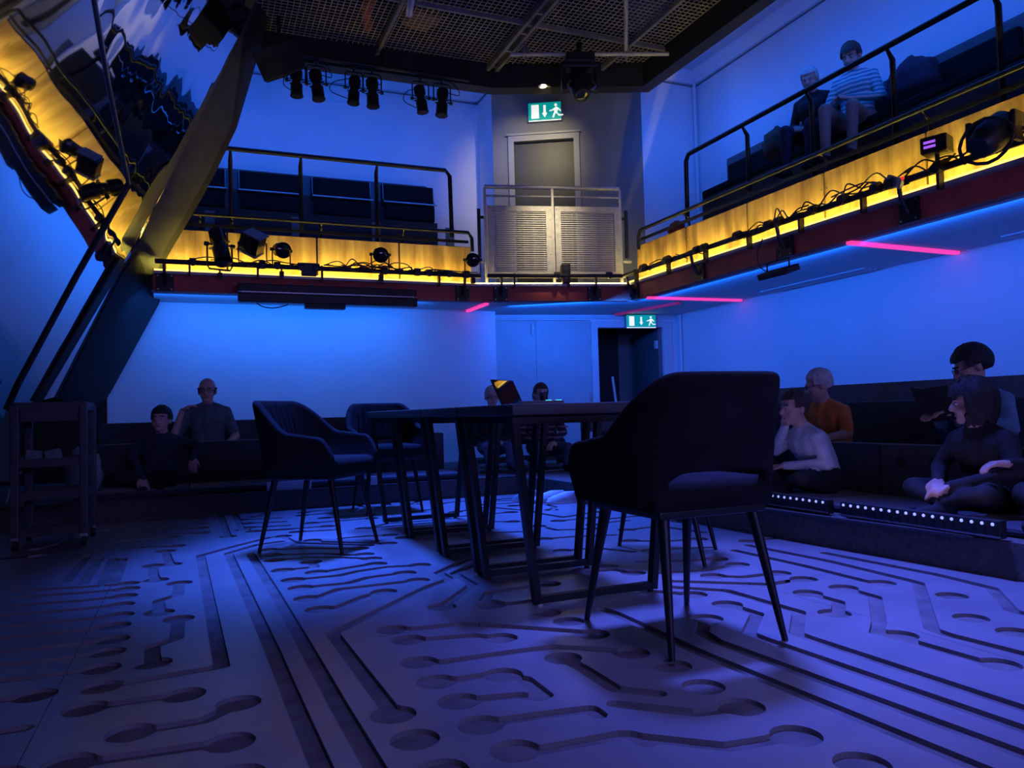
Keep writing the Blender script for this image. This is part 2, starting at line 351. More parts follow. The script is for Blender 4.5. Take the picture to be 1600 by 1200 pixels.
# ------------------------------------------------------------------ floor: boards with a routed circuit-like pattern
CHANNELS = [
    ([0.4,4.88,0.21,4.68,0.01,4.44,0.06,2.42,-0.25,2.39], [4]),
    ([0.45,4.69,0.31,4.64,0.15,4.44,0.21,2.5,0.22,2.02,0.23,1.63,0.24,1.41], []),
    ([0.26,4.33,0.29,3.34,0.31,2.48,0.32,1.95,0.33,1.58,0.34,1.34], []),
    ([0.43,1.84,0.43,1.91,0.41,2.61,0.9,3.13,1.02,3.22,1.01,3.37,1.26,3.64], [0]),
    ([0.84,2.77,1.07,3.07,1.07,3.32,1.24,3.49], [0]),
    ([-0.04,2.22,-0.11,2.23,-0.27,2.23], [0,2]),
    ([0.09,2.09,0.01,2.01,-0.11,2.01,-0.15,2.01], [0,3]),
    ([0.06,1.85,-0.01,1.86,-0.23,1.88,-0.26,1.89], [0,3]),
    ([0.07,1.67,-0.02,1.68,-0.19,1.71], [0]),
    ([-0.07,3.07,-0.07,2.8,-0.14,2.74,-0.13,2.55], [0,3]),
    ([-0.08,3.74,-0.08,3.49,-0.15,3.42,-0.14,3.21], [0,3]),
    ([-0.17,4.7,-0.15,4.45,-0.13,4.25], [0,2]),
    ([-0.21,4.26,-0.2,4.04,-0.18,3.87], [0,2]),
    ([0.16,6.32,0.17,5.07], [1]),
    ([0.26,6.25,0.27,5.31], [1]),
    ([0.52,3.94,0.52,3.8,0.45,3.8,0.37,3.8], [0,3]),
    ([0.39,3.55,0.59,3.54,0.68,3.59,0.83,3.62,0.98,3.58], [0,4]),
    ([0.4,3.37,0.6,3.36,0.7,3.43,0.8,3.44,0.87,3.44], [0,4]),
    ([0.4,3.16,0.45,3.17,0.54,3.26,0.82,3.26,0.88,3.26], [0,4]),
    ([0.42,2.96,0.48,2.95,0.61,3.08,0.7,3.12], [0,3]),
    ([0.51,3.67,0.56,3.67,0.74,3.72,0.8,3.72], [0,3]),
    ([0.36,4.43,0.56,4.36,0.81,4.2], [0,2]),
    ([0.36,4.25,0.6,4.16,0.73,4.03,0.8,4.01], [0,3]),
    ([0.36,4.09,0.52,4.08,0.67,3.99,0.81,3.87], [0,3]),
    ([0.48,4.89,0.5,4.7,0.52,4.59,0.89,4.27], [0]),
    ([0.62,4.63,0.66,4.55,0.99,4.28], [0,2]),
    ([0.78,4.61,0.93,4.61,1.07,4.57], [2]),
    ([0.58,5.02,0.8,4.98], [0]),
    ([0.37,5.22,0.62,5.18,0.79,5.17], [2]),
    ([0.6,2.56,0.7,2.53,0.83,2.52,0.95,2.42,1.14,2.25,1.17,2.2], [0,5]),
    ([0.62,2.42,0.67,2.4,0.82,2.37,0.89,2.3], [0,3]),
    ([0.59,2.19,0.65,2.16,0.87,2.15,1.0,2.14,1.14,2.03,1.18,1.98], [0,5]),
    ([0.59,2.01,0.64,2.0,0.72,2.0,0.77,1.98,0.81,1.92,0.81,1.79], [0,3]),
    ([0.6,1.85,0.66,1.84,0.75,1.82,0.79,1.78], [0]),
    ([0.6,1.69,0.65,1.69,0.74,1.68,0.87,1.66,0.87,1.62], [0]),
    ([0.44,1.68,0.44,1.68], [0]),
    ([0.45,1.51,0.45,1.51], [0]),
    ([0.62,1.53,0.66,1.51,0.86,1.5,0.88,1.49,0.89,1.44], [0]),
    ([0.98,2.03,0.99,1.92,0.99,1.75,1.07,1.67], [0]),
    ([1.2,1.51,1.13,1.52,1.08,1.53,0.94,1.66], [0]),
    ([1.2,1.33,1.11,1.34,1.03,1.35,0.88,1.48], [0]),
    ([1.22,1.17,1.22,1.17], [0]),
    ([1.2,1.66,1.2,1.65], [0]),
    ([1.22,1.83,1.21,1.83], [0]),
    ([1.15,2.51,1.15,2.5], [0]),
    ([1.17,2.37,1.16,2.36], [0]),
    ([1.35,2.92,1.28,2.91,1.08,2.9,1.02,2.79,1.07,2.69,1.18,2.69], [0]),
    ([1.01,2.7,1.02,2.71], [0]),
    ([1.35,2.46,1.36,2.39,1.36,1.88,1.39,1.38,1.41,1.05,1.42,0.94], []),
    ([1.6,2.18,1.49,2.06,1.47,1.96,1.54,1.06,1.55,0.95], [0]),
    ([1.78,2.3,1.79,2.15,1.61,1.98,1.61,1.91,1.66,1.14,1.67,1.02], [0]),
    ([1.76,2.62,1.91,2.47,1.93,2.1,1.74,1.91,1.74,1.85,1.77,1.21,1.78,1.08], []),
    ([2.15,2.29,2.15,2.14,2.08,2.07,2.02,2.03], [0,3]),
    ([2.33,2.29,2.32,2.13,2.06,1.88,1.96,1.8,2.0,1.75,1.98,1.69,1.99,1.49,2.01,1.44], [0,4,7]),
    ([2.52,2.28,2.49,2.33,2.5,2.68,2.48,3.13], [0]),
    ([2.63,3.21,2.67,2.72,2.65,2.29,2.64,2.21,2.14,1.75,2.13,1.69,2.15,1.46,2.16,1.31], []),
    ([2.57,2.01,2.56,2.0], [0]),
    ([2.36,1.78,2.36,1.78], [0]),
    ([2.33,1.61,2.33,1.61], [0]),
    ([2.8,2.86,2.83,2.28,2.8,2.02,2.56,1.78,2.54,1.64], []),
    ([1.76,2.48,1.69,2.56,1.62,2.64], [0]),
    ([2.03,2.71,2.12,2.63,2.3,2.62], [0,2]),
    ([2.31,2.48,2.13,2.47,1.82,2.71], [0]),
    ([2.27,3.0,2.14,3.03,1.92,3.12], [0]),
    ([2.27,2.85,2.07,2.82,1.87,2.87], [0]),
    ([1.58,4.73,1.77,4.78,1.92,4.68], [0,2]),
    ([1.46,4.22,1.67,4.3,1.86,4.24], [0]),
    ([1.98,4.41,2.01,4.2,2.23,4.12], [0,2]),
    ([1.81,3.95,2.0,3.93,2.21,3.86], [0]),
    ([1.74,3.57,1.92,3.55,2.03,3.36], [0]),
    ([2.19,3.64,2.34,3.53,2.53,3.5], [0,2]),
    ([1.25,3.98,1.39,4.01], [0]),
    ([1.54,3.22,1.65,3.24,1.77,3.1], [0]),
    ([1.77,2.93,1.73,3.03,1.61,3.05], [0]),
    ([1.75,5.37,2.05,5.52,2.2,5.19], [0]),
    ([2.22,5.05,2.29,4.68,2.6,4.79], [0,2]),
    ([2.45,4.44,2.76,4.45,2.82,4.09], [2]),
    ([2.37,3.98,2.61,4.0,2.69,3.66], [0]),
    ([1.46,5.57,1.73,5.65], [0]),
    ([1.25,5.12,1.37,5.23], [0]),
    ([2.13,3.34,2.27,3.32,2.43,3.26], [0]),
    ([-0.56,4.78,-0.56,4.03], []),
    ([-0.49,4.65,-0.48,3.95], []),
    ([-0.42,4.59,-0.4,3.91], []),
    ([-0.37,4.56,-0.35,3.92], []),
    ([-0.3,3.85,-0.46,3.87,-0.74,3.94], [0]),
    ([-0.29,3.73,-0.45,3.74,-0.72,3.8], [0]),
    ([-0.29,3.58,-0.45,3.58,-0.71,3.63], [0]),
    ([-0.29,3.42,-0.45,3.42,-0.7,3.46], [0]),
    ([-0.28,3.24,-0.44,3.24,-0.68,3.27], [0]),
    ([-0.28,3.08,-0.44,3.07,-0.67,3.1], [0]),
    ([-0.27,2.89,-0.43,2.89,-0.65,2.91], [0]),
    ([-0.27,2.74,-0.42,2.73,-0.63,2.76], [0]),
    ([-0.27,2.57,-0.42,2.57,-0.62,2.59], [0]),
    ([0.0,6.05,-0.38,6.15], [0]),
    ([0.01,5.82,-0.36,5.92], [0]),
    ([0.02,5.57,-0.34,5.67], [0]),
    ([0.02,5.34,-0.32,5.44], [0]),
    ([-0.12,4.86,-0.42,4.95], [0]),
    ([0.29,5.86,0.55,5.8], [0]),
    ([0.31,5.63,0.56,5.57], [0]),
    ([0.32,5.41,0.56,5.36], [0]),
    ([0.33,5.21,0.56,5.16], [0]),
]

def build_floor():
    GW, CR, H = 0.0235, 0.056, 0.012
    base = MB().box2((-3.2, -1.5, -0.05), (3.3, 6.6, -H))
    root = struct('floor', base, 'floor_groove')
    segs = []; circ = []
    for flat, cs in CHANNELS:
        P = [(flat[i], flat[i + 1]) for i in range(0, len(flat), 2)]
        for a, b in zip(P, P[1:]):
            if math.dist(a, b) > 0.02: segs.append((a, b))
        for c in cs: circ.append(P[c])
    rng = random.Random(7)
    def free(x, y, r):
        for a, b in segs:
            ax, ay = a; bx, by = b; dx, dy = bx - ax, by - ay; L = dx * dx + dy * dy
            t = max(0, min(1, ((x - ax) * dx + (y - ay) * dy) / L)) if L else 0
            if math.hypot(x - ax - t * dx, y - ay - t * dy) < r: return False
        return all(math.hypot(x - c[0], y - c[1]) > r + .03 for c in circ)
    for _ in range(700):                                    # the rest of the pattern: dumbbell channels
        x, y = rng.uniform(-1.9, 2.8), rng.uniform(0.6, 6.1)
        L = rng.uniform(.25, .6); k = rng.choice((0, 0, 0.3, -0.3)); dg = rng.random() < .25
        pts = [(x, y), (x + L * .5, y + k * .15), (x + L, y + k * .15)] if not dg else [(x, y), (x + .1, y + L * .5), (x + .1, y + L)]
        if all(free(px, py, .10) for a, b in zip(pts, pts[1:]) for t in (0, .5, 1) for px, py in [(a[0] + (b[0] - a[0]) * t, a[1] + (b[1] - a[1]) * t)]):
            segs.extend(zip(pts, pts[1:])); circ.append(pts[0])
            if rng.random() < .7: circ.append(pts[-1])
    res = 0.0125
    xs = [-2.6, -0.36, 2.08, 3.3]; ys = [0.06, 2.5, 4.94, 6.45]
    for xi in range(3):
        for yi in range(3):
            x0, x1, y0, y1 = xs[xi] + .001, xs[xi + 1] - .001, ys[yi] + .001, ys[yi + 1] - .001
            nx, ny = int(round((x1 - x0) / res)), int(round((y1 - y0) / res))
            gx = np.linspace(x0, x1, nx + 1); gy = np.linspace(y0, y1, ny + 1)
            D = np.full((nx + 1, ny + 1), 1.0)
            def window(ax, bx, ay, by):
                return (max(0, int((ax - x0) / res) - 1), min(nx + 1, int((bx - x0) / res) + 3), max(0, int((ay - y0) / res) - 1), min(ny + 1, int((by - y0) / res) + 3))
            for a, b in segs:
                i0, i1, j0, j1 = window(min(a[0], b[0]) - .06, max(a[0], b[0]) + .06, min(a[1], b[1]) - .06, max(a[1], b[1]) + .06)
                if i0 >= i1 or j0 >= j1: continue
                X = gx[i0:i1, None] - a[0]; Y = gy[None, j0:j1] - a[1]
                dx, dy = b[0] - a[0], b[1] - a[1]; t = np.clip((X * dx + Y * dy) / (dx * dx + dy * dy), 0, 1)
                D[i0:i1, j0:j1] = np.minimum(D[i0:i1, j0:j1], np.hypot(X - t * dx, Y - t * dy) - GW)
            for c in circ:
                i0, i1, j0, j1 = window(c[0] - .1, c[0] + .1, c[1] - .1, c[1] + .1)
                if i0 >= i1 or j0 >= j1: continue
                D[i0:i1, j0:j1] = np.minimum(D[i0:i1, j0:j1], np.hypot(gx[i0:i1, None] - c[0], gy[None, j0:j1] - c[1]) - CR)
            S = D > 0
            cnt = S[:-1, :-1].astype(int) + S[1:, :-1] + S[:-1, 1:] + S[1:, 1:]
            mb = MB()
            for j in range(ny):                              # whole cells, merged into runs
                row = cnt[:, j] == 4; i = 0
                while i < nx:
                    if not row[i]: i += 1; continue
                    k = i
                    while k < nx and row[k]: k += 1
                    mb.add([(gx[i], gy[j], 0), (gx[k], gy[j], 0), (gx[k], gy[j + 1], 0), (gx[i], gy[j + 1], 0)], [(0, 1, 2, 3)]); i = k
            for i, j in np.argwhere((cnt > 0) & (cnt < 4)):
                cs = [(i, j), (i + 1, j), (i + 1, j + 1), (i, j + 1)]; poly = []; cut = []
                for q in range(4):
                    a, b = cs[q], cs[(q + 1) % 4]; da, db = D[a], D[b]
                    if da > 0: poly.append((gx[a[0]], gy[a[1]]))
                    if (da > 0) != (db > 0):
                        t = da / (da - db); p = (gx[a[0]] + (gx[b[0]] - gx[a[0]]) * t, gy[a[1]] + (gy[b[1]] - gy[a[1]]) * t)
                        poly.append(p); cut.append((p, da > 0))
                if len(poly) > 2: mb.add([(x, y, 0) for x, y in poly], [tuple(range(len(poly)))])
                for q in range(len(cut)):
                    if cut[q][1]:
                        p, r = cut[q][0], cut[(q + 1) % len(cut)][0]
                        mb.add([(*p, 0), (*r, 0), (*r, -H), (*p, -H)], [(0, 1, 2, 3)])
            for a, b in (((x0, y0), (x1, y0)), ((x1, y0), (x1, y1)), ((x1, y1), (x0, y1)), ((x0, y1), (x0, y0))): pass
            me = bpy.data.meshes.new('floor_board'); me.from_pydata(mb.v, [], mb.f); me.materials.append(MATS['floor_board'])
            link('floor_board', me, root)
build_floor()

# ------------------------------------------------------------------ seating platform
pl = [(-2.6, 6.25), (2.62, 6.25), (2.70, 5.95), (2.98, 2.2), (3.10, 0.2), (XW + .1, 0.2), (XW + .1, 9.3), (-2.6, 9.3)]
struct('platform_seating', MB().prism(pl, -0.05, 0.15), 'platform_carpet')
nos = MB()
for a, b in (((-2.6, 6.245), (2.60, 6.245)), ((2.69, 5.95), (2.965, 2.2))): nos.bar((*a, .152), (*b, .152), .03, .012)
struct('trim_platform', nos, 'dark_grey')

# ------------------------------------------------------------------ walls
T = 0.12
struct('wall_back', MB().box2((-1.6, YL, 0), (3.29, YL + T, ZS)), 'wall_white')
struct('wall_back_gallery', MB().box2((-1.6, YU, 1.9), (3.49 + T, YU + T, ZC)), 'wall_white')
struct('wall_gallery_return', MB().box2((3.49, 8.86, 2.0), (3.49 + T, YU, ZC)), 'wall_white')
struct('wall_gallery_corner', MB().box2((5.13, YF, 2.0), (XW + T, YF + T, ZC)), 'wall_white')
struct('wall_right', MB().box2((XW, 0.3, 0), (XW + T, 8.56, ZS)), 'wall_white')
struct('wall_right_gallery', MB().box2((XW, 0.3, ZS), (XW + T, YF, ZC)), 'wall_white')
struct('wall_door_reveal', MB().box2((3.29, YL, 0), (3.29 + T, 9.10, ZS)), 'wall_white')
struct('wall_left', MB().box2((-2.75, -1.5, -.05), (-2.65, 9.5, 6.3)), 'black_paint')
# black masking at the left, under the mirror
struct('wall_masking', MB().box2((-1.62, 8.60, 0), (-0.829, 8.64, 1.35)), 'black_paint')
struct('trim_wall_end', MB().box2((-0.829, 8.59, 0.3), (-0.8039999999999999, 8.64, 1.10)), 'wall_white')

# lower wall with the double cupboard door and the open doorway
WD = Wall((3.39, 9.03), (4.80, 8.77))
mb = MB()
for a0, a1, z0, z1 in ((-0.12, 0.0, 0, ZS), (0.0, 1.40, 1.90, ZS), (1.40, 1.50, 0, ZS), (1.50, 2.40, 1.80, ZS), (2.40, 2.66, 0, ZS)): WD.box(mb, a0, a1, 0, .1, z0, z1)
struct('wall_doors', mb, 'wall_white')
mb = MB(); WD.box(mb, 1.405, 1.495, -.03, .02, 0, 1.88); WD.box(mb, 2.405, 2.53, -.03, .02, 0, 1.88); WD.box(mb, 1.495, 2.405, -.03, .02, 1.80, 1.88)
WD.box(mb, 0, 2.6, -.025, .02, 1.915, 1.945)
struct('trim_doorway', mb, 'frame_paint')
d = struct('door_1', WD.box(MB(), 0.004, 0.664, .0, .045, .16, 1.895), 'door_paint')
WD.box(MB(), .02, .035, -.012, 0, 1.5, 1.6).build('hinge', 'steel', d)
mb = MB(); mb.lathe([(0, .014), (.05, .020), (.10, .016), (.14, .006)], WD.p(.618, -.035, 1.71)); mb.build('latch', 'white_plastic', d, True)
d = struct('door_2', WD.box(MB(), 0.668, 1.396, .0, .045, .16, 1.895), 'door_paint')
for z in (1.60, .85): WD.box(MB(), 1.372, 1.394, -.015, 0, z, z + .10).build('hinge', 'steel', d)
d = bpy.data.objects.new('door_3', None); COL.objects.link(d); d['kind'] = 'structure'
mb = MB(); WD.box(mb, 2.345, 2.395, .0, .85, .16, 1.79); mb.build('leaf', 'mid_grey', d)
for z in (1.52, .6): WD.box(MB(), 2.322, 2.344, .01, .09, z, z + .11).build('hinge', 'white_plastic', d)
mb = MB(); WD.box(mb, 1.40, 2.2, 1.2, 1.3, 0, 1.97); WD.box(mb, 1.38, 1.40, .1, 1.3, 0, 1.97); WD.box(mb, 1.38, 2.9, .1, 1.3, 1.95, 1.99)
struct('wall_corridor', mb, 'black_paint')
mb = MB(); WD.box(mb, 2.2, 2.9, 1.15, 1.25, 0, 1.97)
struct('wall_corridor_end', mb, 'wall_grey')
o = MB().tube(curve_pts([WD.p(1.80, .32, .15), WD.p(1.85, .32, .5), WD.p(1.835, .32, .85), WD.p(1.80, .32, 1.17)], 6), .018, 8).build('grab_rail', 'white_plastic', None, True)
tag(o, 'thin pale curved rail standing in the dark open doorway', 'rail')

# gallery wall with door above
WG = Wall((3.49, 8.84), (5.13, 7.95))
mb = MB()
for a0, a1, z0, z1 in ((0, .27, 2.2, ZC), (.27, 1.02, 4.12, ZC), (1.02, WG.L, 2.2, ZC)): WG.box(mb, a0, a1, 0, .1, z0, z1)
struct('wall_gallery_door', mb, 'wall_grey')
mb = MB()
for a0, a1, z0, z1 in ((.20, .27, 2.2, 4.19), (1.02, 1.09, 2.2, 4.19), (.27, 1.02, 4.12, 4.19)): WG.box(mb, a0, a1, -.03, .0, z0, z1)
WG.box(mb, .18, 1.11, -.05, 0, 4.19, 4.215)
struct('trim_gallery_door', mb, 'frame_grey')
d = struct('door_4', WG.box(MB(), .272, 1.018, .05, .09, 2.2, 4.118), 'door_dark')

# cornices, ceilings
mb = MB()
cor = [(0, 0), (.15, 0), (.15, -.022), (.115, -.034), (.05, -.105), (.035, -.125), (0, -.125)]
shadow_runs = []
def cornice(p0, p1):
    mb.extr(cor, p0, p1); shadow_runs.append((p0, p1))
cornice((3.49, YU, ZC), (-1.6, YU, ZC)); cornice((3.49, 8.86, ZC), (3.49, YU, ZC))
cornice((XW, YF, ZC), (5.13, YF, ZC)); cornice((XW, 0.3, ZC), (XW, YF, ZC))
struct('trim_cornice', mb, 'wall_white')
mb = MB()
for p0, p1 in shadow_runs: mb.extr([(0, -.136), (.012, -.136), (.012, -.150), (0, -.150)], p0, p1)
struct('trim_shadow_line', mb, 'mid_grey')  # thin grey strip painting the shadow line below the cornice
mb = MB()
mb.prism([(-1.6, 8.0), (3.2, 8.0), (4.85, 7.3), (4.85, .3), (XW + T, .3), (XW + T, YF + T), (5.1, YF + T), (3.6, YU + T), (-1.6, YU + T)], ZC, ZC + .08)
struct('ceiling_gallery', mb, 'ceiling_white')
# black bulkhead round the stage grid
bk = [(-0.1, 7.87), (3.10, 7.78), (4.68, 7.20), (4.72, .3)]
bo = [(-0.1, 8.03), (3.14, 7.96), (4.83, 7.32), (4.87, .3)]
mb = MB()
for i in range(3):
    q = [bk[i], bk[i + 1], bo[i + 1], bo[i]]
    mb.prism(q, ZB, ZC + .02)
struct('trim_bulkhead', mb, 'black_paint')
struct('ceiling_void', MB().box2((-3, .3, 6.2), (5, 8.3, 6.3)), 'black_paint')
struct('wall_void', MB().box2((-3, 8.03, 4.97), (5, 8.1, 6.25)), 'black_paint')

# lower ceilings under the balconies
mb = MB()
mb.prism([(-0.37, YF + .02), (2.89, YF + .02), (3.29, YL), (-0.40, YL)], ZS, ZS + .03)
struct('ceiling_under_back', mb, 'ceiling_white')
mb = MB(); mb.prism([(2.89, YF + .02), (CH1.x, CH1.y + .02), (XW, 7.2), (XW, 8.56), (3.39, 9.03), (3.29, YL)], ZS, ZS + .03)
struct('ceiling_under_corner', mb, 'ceiling_white')
mb = MB(); mb.prism([(XF + .02, .3), (XW, .3), (XW, 7.2), (XF + .02, 7.53)], ZS, ZS + .03)
struct('ceiling_under_right', mb, 'ceiling_white')
mb = MB()
for y0, y1 in ((5.2, 6.6), (1.2, 3.9)):
    for k in range(3): mb.box2((5.70 + k * .07, y0, ZS - .012), (5.73 + k * .07, y1, ZS))
struct('trim_soffit_vent', mb, 'frame_paint')
# gallery floors
struct('floor_gallery_back', MB().prism([(-0.4, YF + .18), (2.89, YF + .18), (3.5, 8.84), (3.49, YU), (-0.4, YU)], ZS + .04, 2.16), 'platform_carpet')
struct('floor_gallery_corner', MB().prism([(2.89, YF + .18), (CH1.x + .18, CH1.y + .18), (5.9, 7.5), (5.9, YF), (5.13, YF), (3.5, 8.84)], ZS + .04, 2.16), 'platform_carpet')
struct('floor_gallery_right', MB().box2((XF + .18, .3, ZS + .04), (XW, 7.5, 2.16)), 'platform_carpet')

# ------------------------------------------------------------------ balcony fronts
def balcony(name, label, a, b, joints, tails, wood=True):
    W_ = Wall(a, b); L = W_.L
    root = thing(name, label, 'balcony', kind='structure')
    W_.box(MB(), 0, L, 0, .10, ZS, ZFT).build('fascia_beam', 'red_steel', root)
    W_.box(MB(), -.0, L, -.062, .15, ZFT, ZFT + .025).build('ledge', 'galvanised', root)
    if wood:
        st = W_.box(MB(), .01, L - .01, -.058, -.046, ZFT + .026, ZFT + .042).build('glow_strip', 'amber_diffuser', root)
        W_.box(MB(), .012, L - .012, -.0455, -.040, ZFT + .028, ZFT + .036).build('led_tape', 'amber_led', st)
    else:
        W_.box(MB(), .01, L - .01, -.05, -.038, ZFT + .026, ZFT + .036).build('glow_strip', 'amber_open', root)
    if wood:
        pan = None
        for j0, j1 in zip(joints, joints[1:]):
            me = MB().box(((j0 + j1) / 2, .132, (ZP0 - .03 + ZP1) / 2), (j1 - j0 - .020, .02, ZP1 - ZP0 + .03)).mesh('wood_panel', 'wood_panel')
            # keep each panel's own grain: object origin at its own centre
            for v in me.vertices: v.co.x -= (j0 + j1) / 2
            p = link('wood_panel', me, root, W_.p((j0 + j1) / 2, 0, 0), (0, 0, W_.rz))
            sm = MB()
            for sx in (-1, 1):
                for zz in (ZP0 + .28,): sm.cyl((sx * ((j1 - j0) / 2 - .03), .115, zz), (sx * ((j1 - j0) / 2 - .03), .123, zz), .006, 8)
            sm.build('screw', 'steel', p)
        W_.box(MB(), 0, L, .145, .17, ZP0 - .03, ZP1 + .01).build('backing_board', 'black_paint', root)
    return root, W_
JB = [-.37, .30, 1.18, 2.06, 2.89]
bal_b, WB = balcony('balcony', 'wood panelled balcony front with amber light strip along back wall', (-.37, YF), (2.89, YF), [x + .37 for x in JB], None)
bal_c, WC = balcony('balcony', 'short open corner section of balcony under metal slatted balustrade', (CH0.x, CH0.y), (CH1.x, CH1.y), [], None, wood=False)
JR = [7.53, 6.56, 5.61, 4.675, 3.735, 2.80, 1.86, .9]
bal_r, WR = balcony('balcony', 'wood panelled balcony front with amber light strip along right wall', (XF, 7.53), (XF, .9), [7.53 - y for y in JR], None)

# beam edges across the soffits; their pink light is put in as glow
for (a, b, m, lab) in (((4.66, 7.22), (5.90, 7.16), 'pink_glow', 'bright pink glowing beam edge across soffit beside corner of right balcony'),
                  ((4.66, 4.38), (5.92, 4.43), 'pink_glow', 'bright pink glowing beam edge across soffit in middle of right balcony'),
                  ((3.05, 8.04), (3.04, 8.66), 'pink_glow', 'short pink glowing beam edge under end of back balcony'),
                  ((5.27, 7.50), (5.06, 8.60), 'pink_glow_dim', 'dim red glowing beam edge across soffit above lower exit sign')):
    o = MB().bar((*a, ZS - .012), (*b, ZS - .012), .05, .024).build('glow_strip', m); tag(o, lab, 'light strip')
# ------------------------------------------------------------------ stage grid overhead
def grid_ceiling():
    root = thing('mesh_ceiling', 'dark wire mesh grid ceiling over the stage', 'ceiling grid', kind='structure')
    mb = MB(); z = 4.62
    inside = lambda x: 7.85 if x < 3.1 else 7.78 - (x - 3.1) * .367
    x = -0.6
    while x < 4.7:
        mb.bar((x, 2.5, z), (x, inside(x), z), .007, .007); x += .055
    y = 2.5
    while y < 7.84:
        xe = 4.7 if y < 7.2 else 4.68 - (y - 7.2) * 2.72
        mb.bar((-0.6, y, z + .006), (xe, y, z + .006), .007, .007); y += .055
    o = mb.build('wire_mesh', 'mesh_wire', root); o['kind'] = 'stuff'
    for p0, p1 in (((1.80, 2.5), (1.80, 7.85)), ((3.04, 2.5), (3.04, 7.80)), ((3.14, 2.5), (3.14, 7.78)), ((4.25, 2.5), (4.25, 7.35))):
        MB().bar((*p0, 4.56), (*p1, 4.56), .035, .06).build('beam', 'grid_beam', root)
    for y in (6.76, 4.6): MB().bar((-0.6, y, 4.57), (4.7, y, 4.57), .03, .04).build('beam', 'grid_beam', root)
    for y in (6.1, 6.5, 6.9, 7.3, 7.7):
        MB().box((3.09, y, 4.55), (.12, .03, .02)).build('coupler', 'steel', root)
grid_ceiling()
o = MB().tube(curve_pts([(1.62, 6.9, 4.70), (1.58, 7.25, 4.72), (1.66, 7.6, 4.70)], 5), [.05] * 11, 6).build('cloth_bundle', 'red_cloth', None, True)
tag(o, 'orange red cloth lying on the wire mesh ceiling', 'cloth')
o = MB().cbox((2.12, 7.2, 4.72), (.28, .34, .16), .01, Matrix.Rotation(.3, 3, 'Z')).build('cardboard_box', 'cardboard'); tag(o, 'brown cardboard box resting on the mesh ceiling', 'box')
t_ = thing('fluorescent_fitting', 'pale batten light fitting hung under mesh at the top edge', 'light fitting', (1.83, 6.55, 4.47), R(80))
MB().cbox((0, 0, 0), (.5, .06, .045), .01).build('body', 'white_plastic', t_); MB().cyl((-.23, 0, -.03), (.23, 0, -.03), .012).build('tube', 'white_plastic', t_, True)
for px in (-.2, .2): MB().cyl((px, 0, .02), (px, 0, .07), .006, 6).build('hanger', 'steel', t_)
# suspended scaffold pipes carrying the moving light
t_ = thing('scaffold_pipe', 'grey cross of scaffold pipes clamped under the ceiling mesh', 'pipe', (0, 0, 0))
MB().tube([(3.05, 7.16, 4.44), (4.62, 6.60, 4.44)], .021, 10).build('cross_tube', 'galvanised', t_, True)
MB().tube([(3.60, 5.76, 4.48), (4.26, 6.86, 4.48)], .021, 10).build('long_tube', 'galvanised', t_, True)
for c in ((4.20, 6.76, 4.47), (3.20, 7.11, 4.47)):
    MB().cbox(c, (.07, .07, .09), .012).cyl((c[0], c[1], c[2] + .04), (c[0], c[1], 4.56), .012, 8).cyl((c[0], c[1], c[2] - .1), (c[0], c[1], c[2] - .03), .014, 8).build('clamp', 'steel', t_)

def moving_head(loc, rz):
    t = thing('moving_head_light', 'large black moving head stage light under ceiling mesh', 'stage light', loc, rz)
    MB().cbox((0, 0, -.06), (.30, .22, .11), .02).build('base', 'black_plastic', t)
    MB().cyl((0, 0, 0), (0, 0, .09), .02, 10).cbox((0, 0, .09), (.06, .06, .08), .01).build('clamp', 'black_metal', t)
    for s in (-1, 1): MB().cbox((s * .17, 0, -.24), (.05, .13, .30), .018).build('yoke_arm', 'black_plastic', t)
    MB().cbox((0, 0, -.13), (.38, .15, .05), .015).build('yoke_bridge', 'black_plastic', t)
    a = V((.03, -.50, -.86)).normalized(); c = V((0, 0, -.30))
    h = MB().lathe([(-.16, .06), (-.13, .10), (-.02, .125), (.06, .12), (.12, .10), (.19, .085), (.20, .075)], c, a, 24).build('head', 'black_plastic', t, True)
    MB().lathe([(.185, .072), (.205, .06), (.215, .03), (.218, .001)], c, a, 24).build('lens', 'lens_glass', h, True)
    for s in (-1, 1): MB().tube(curve_pts([(s * .11, -.08, -.30), (s * .14, -.11, -.37), (s * .10, -.15, -.43)], 4), .012, 8).build('handle', 'steel', h, True)
    return t
moving_head((3.72, 6.90, 4.42), R(-20))

# corner loudspeaker
t_ = thing('loudspeaker', 'black wedge loudspeaker hung at ceiling edge beside mirror', 'speaker', (0.765, 7.45, 4.16), 0)
rs = Matrix.Rotation(R(38), 3, 'Z') @ Matrix.Rotation(R(-35), 3, 'Y')
MB().cbox((0, 0, 0), (.34, .28, .28), .015, rs).build('cabinet', 'black_plastic', t_)
MB().cbox(rs @ V((.0, 0, -.146)), (.31, .25, .012), .004, rs).build('grille', 'dark_grey', t_)
MB().cyl((0, 0, .1), (0, 0, .42), .018, 8).build('bracket', 'black_metal', t_)

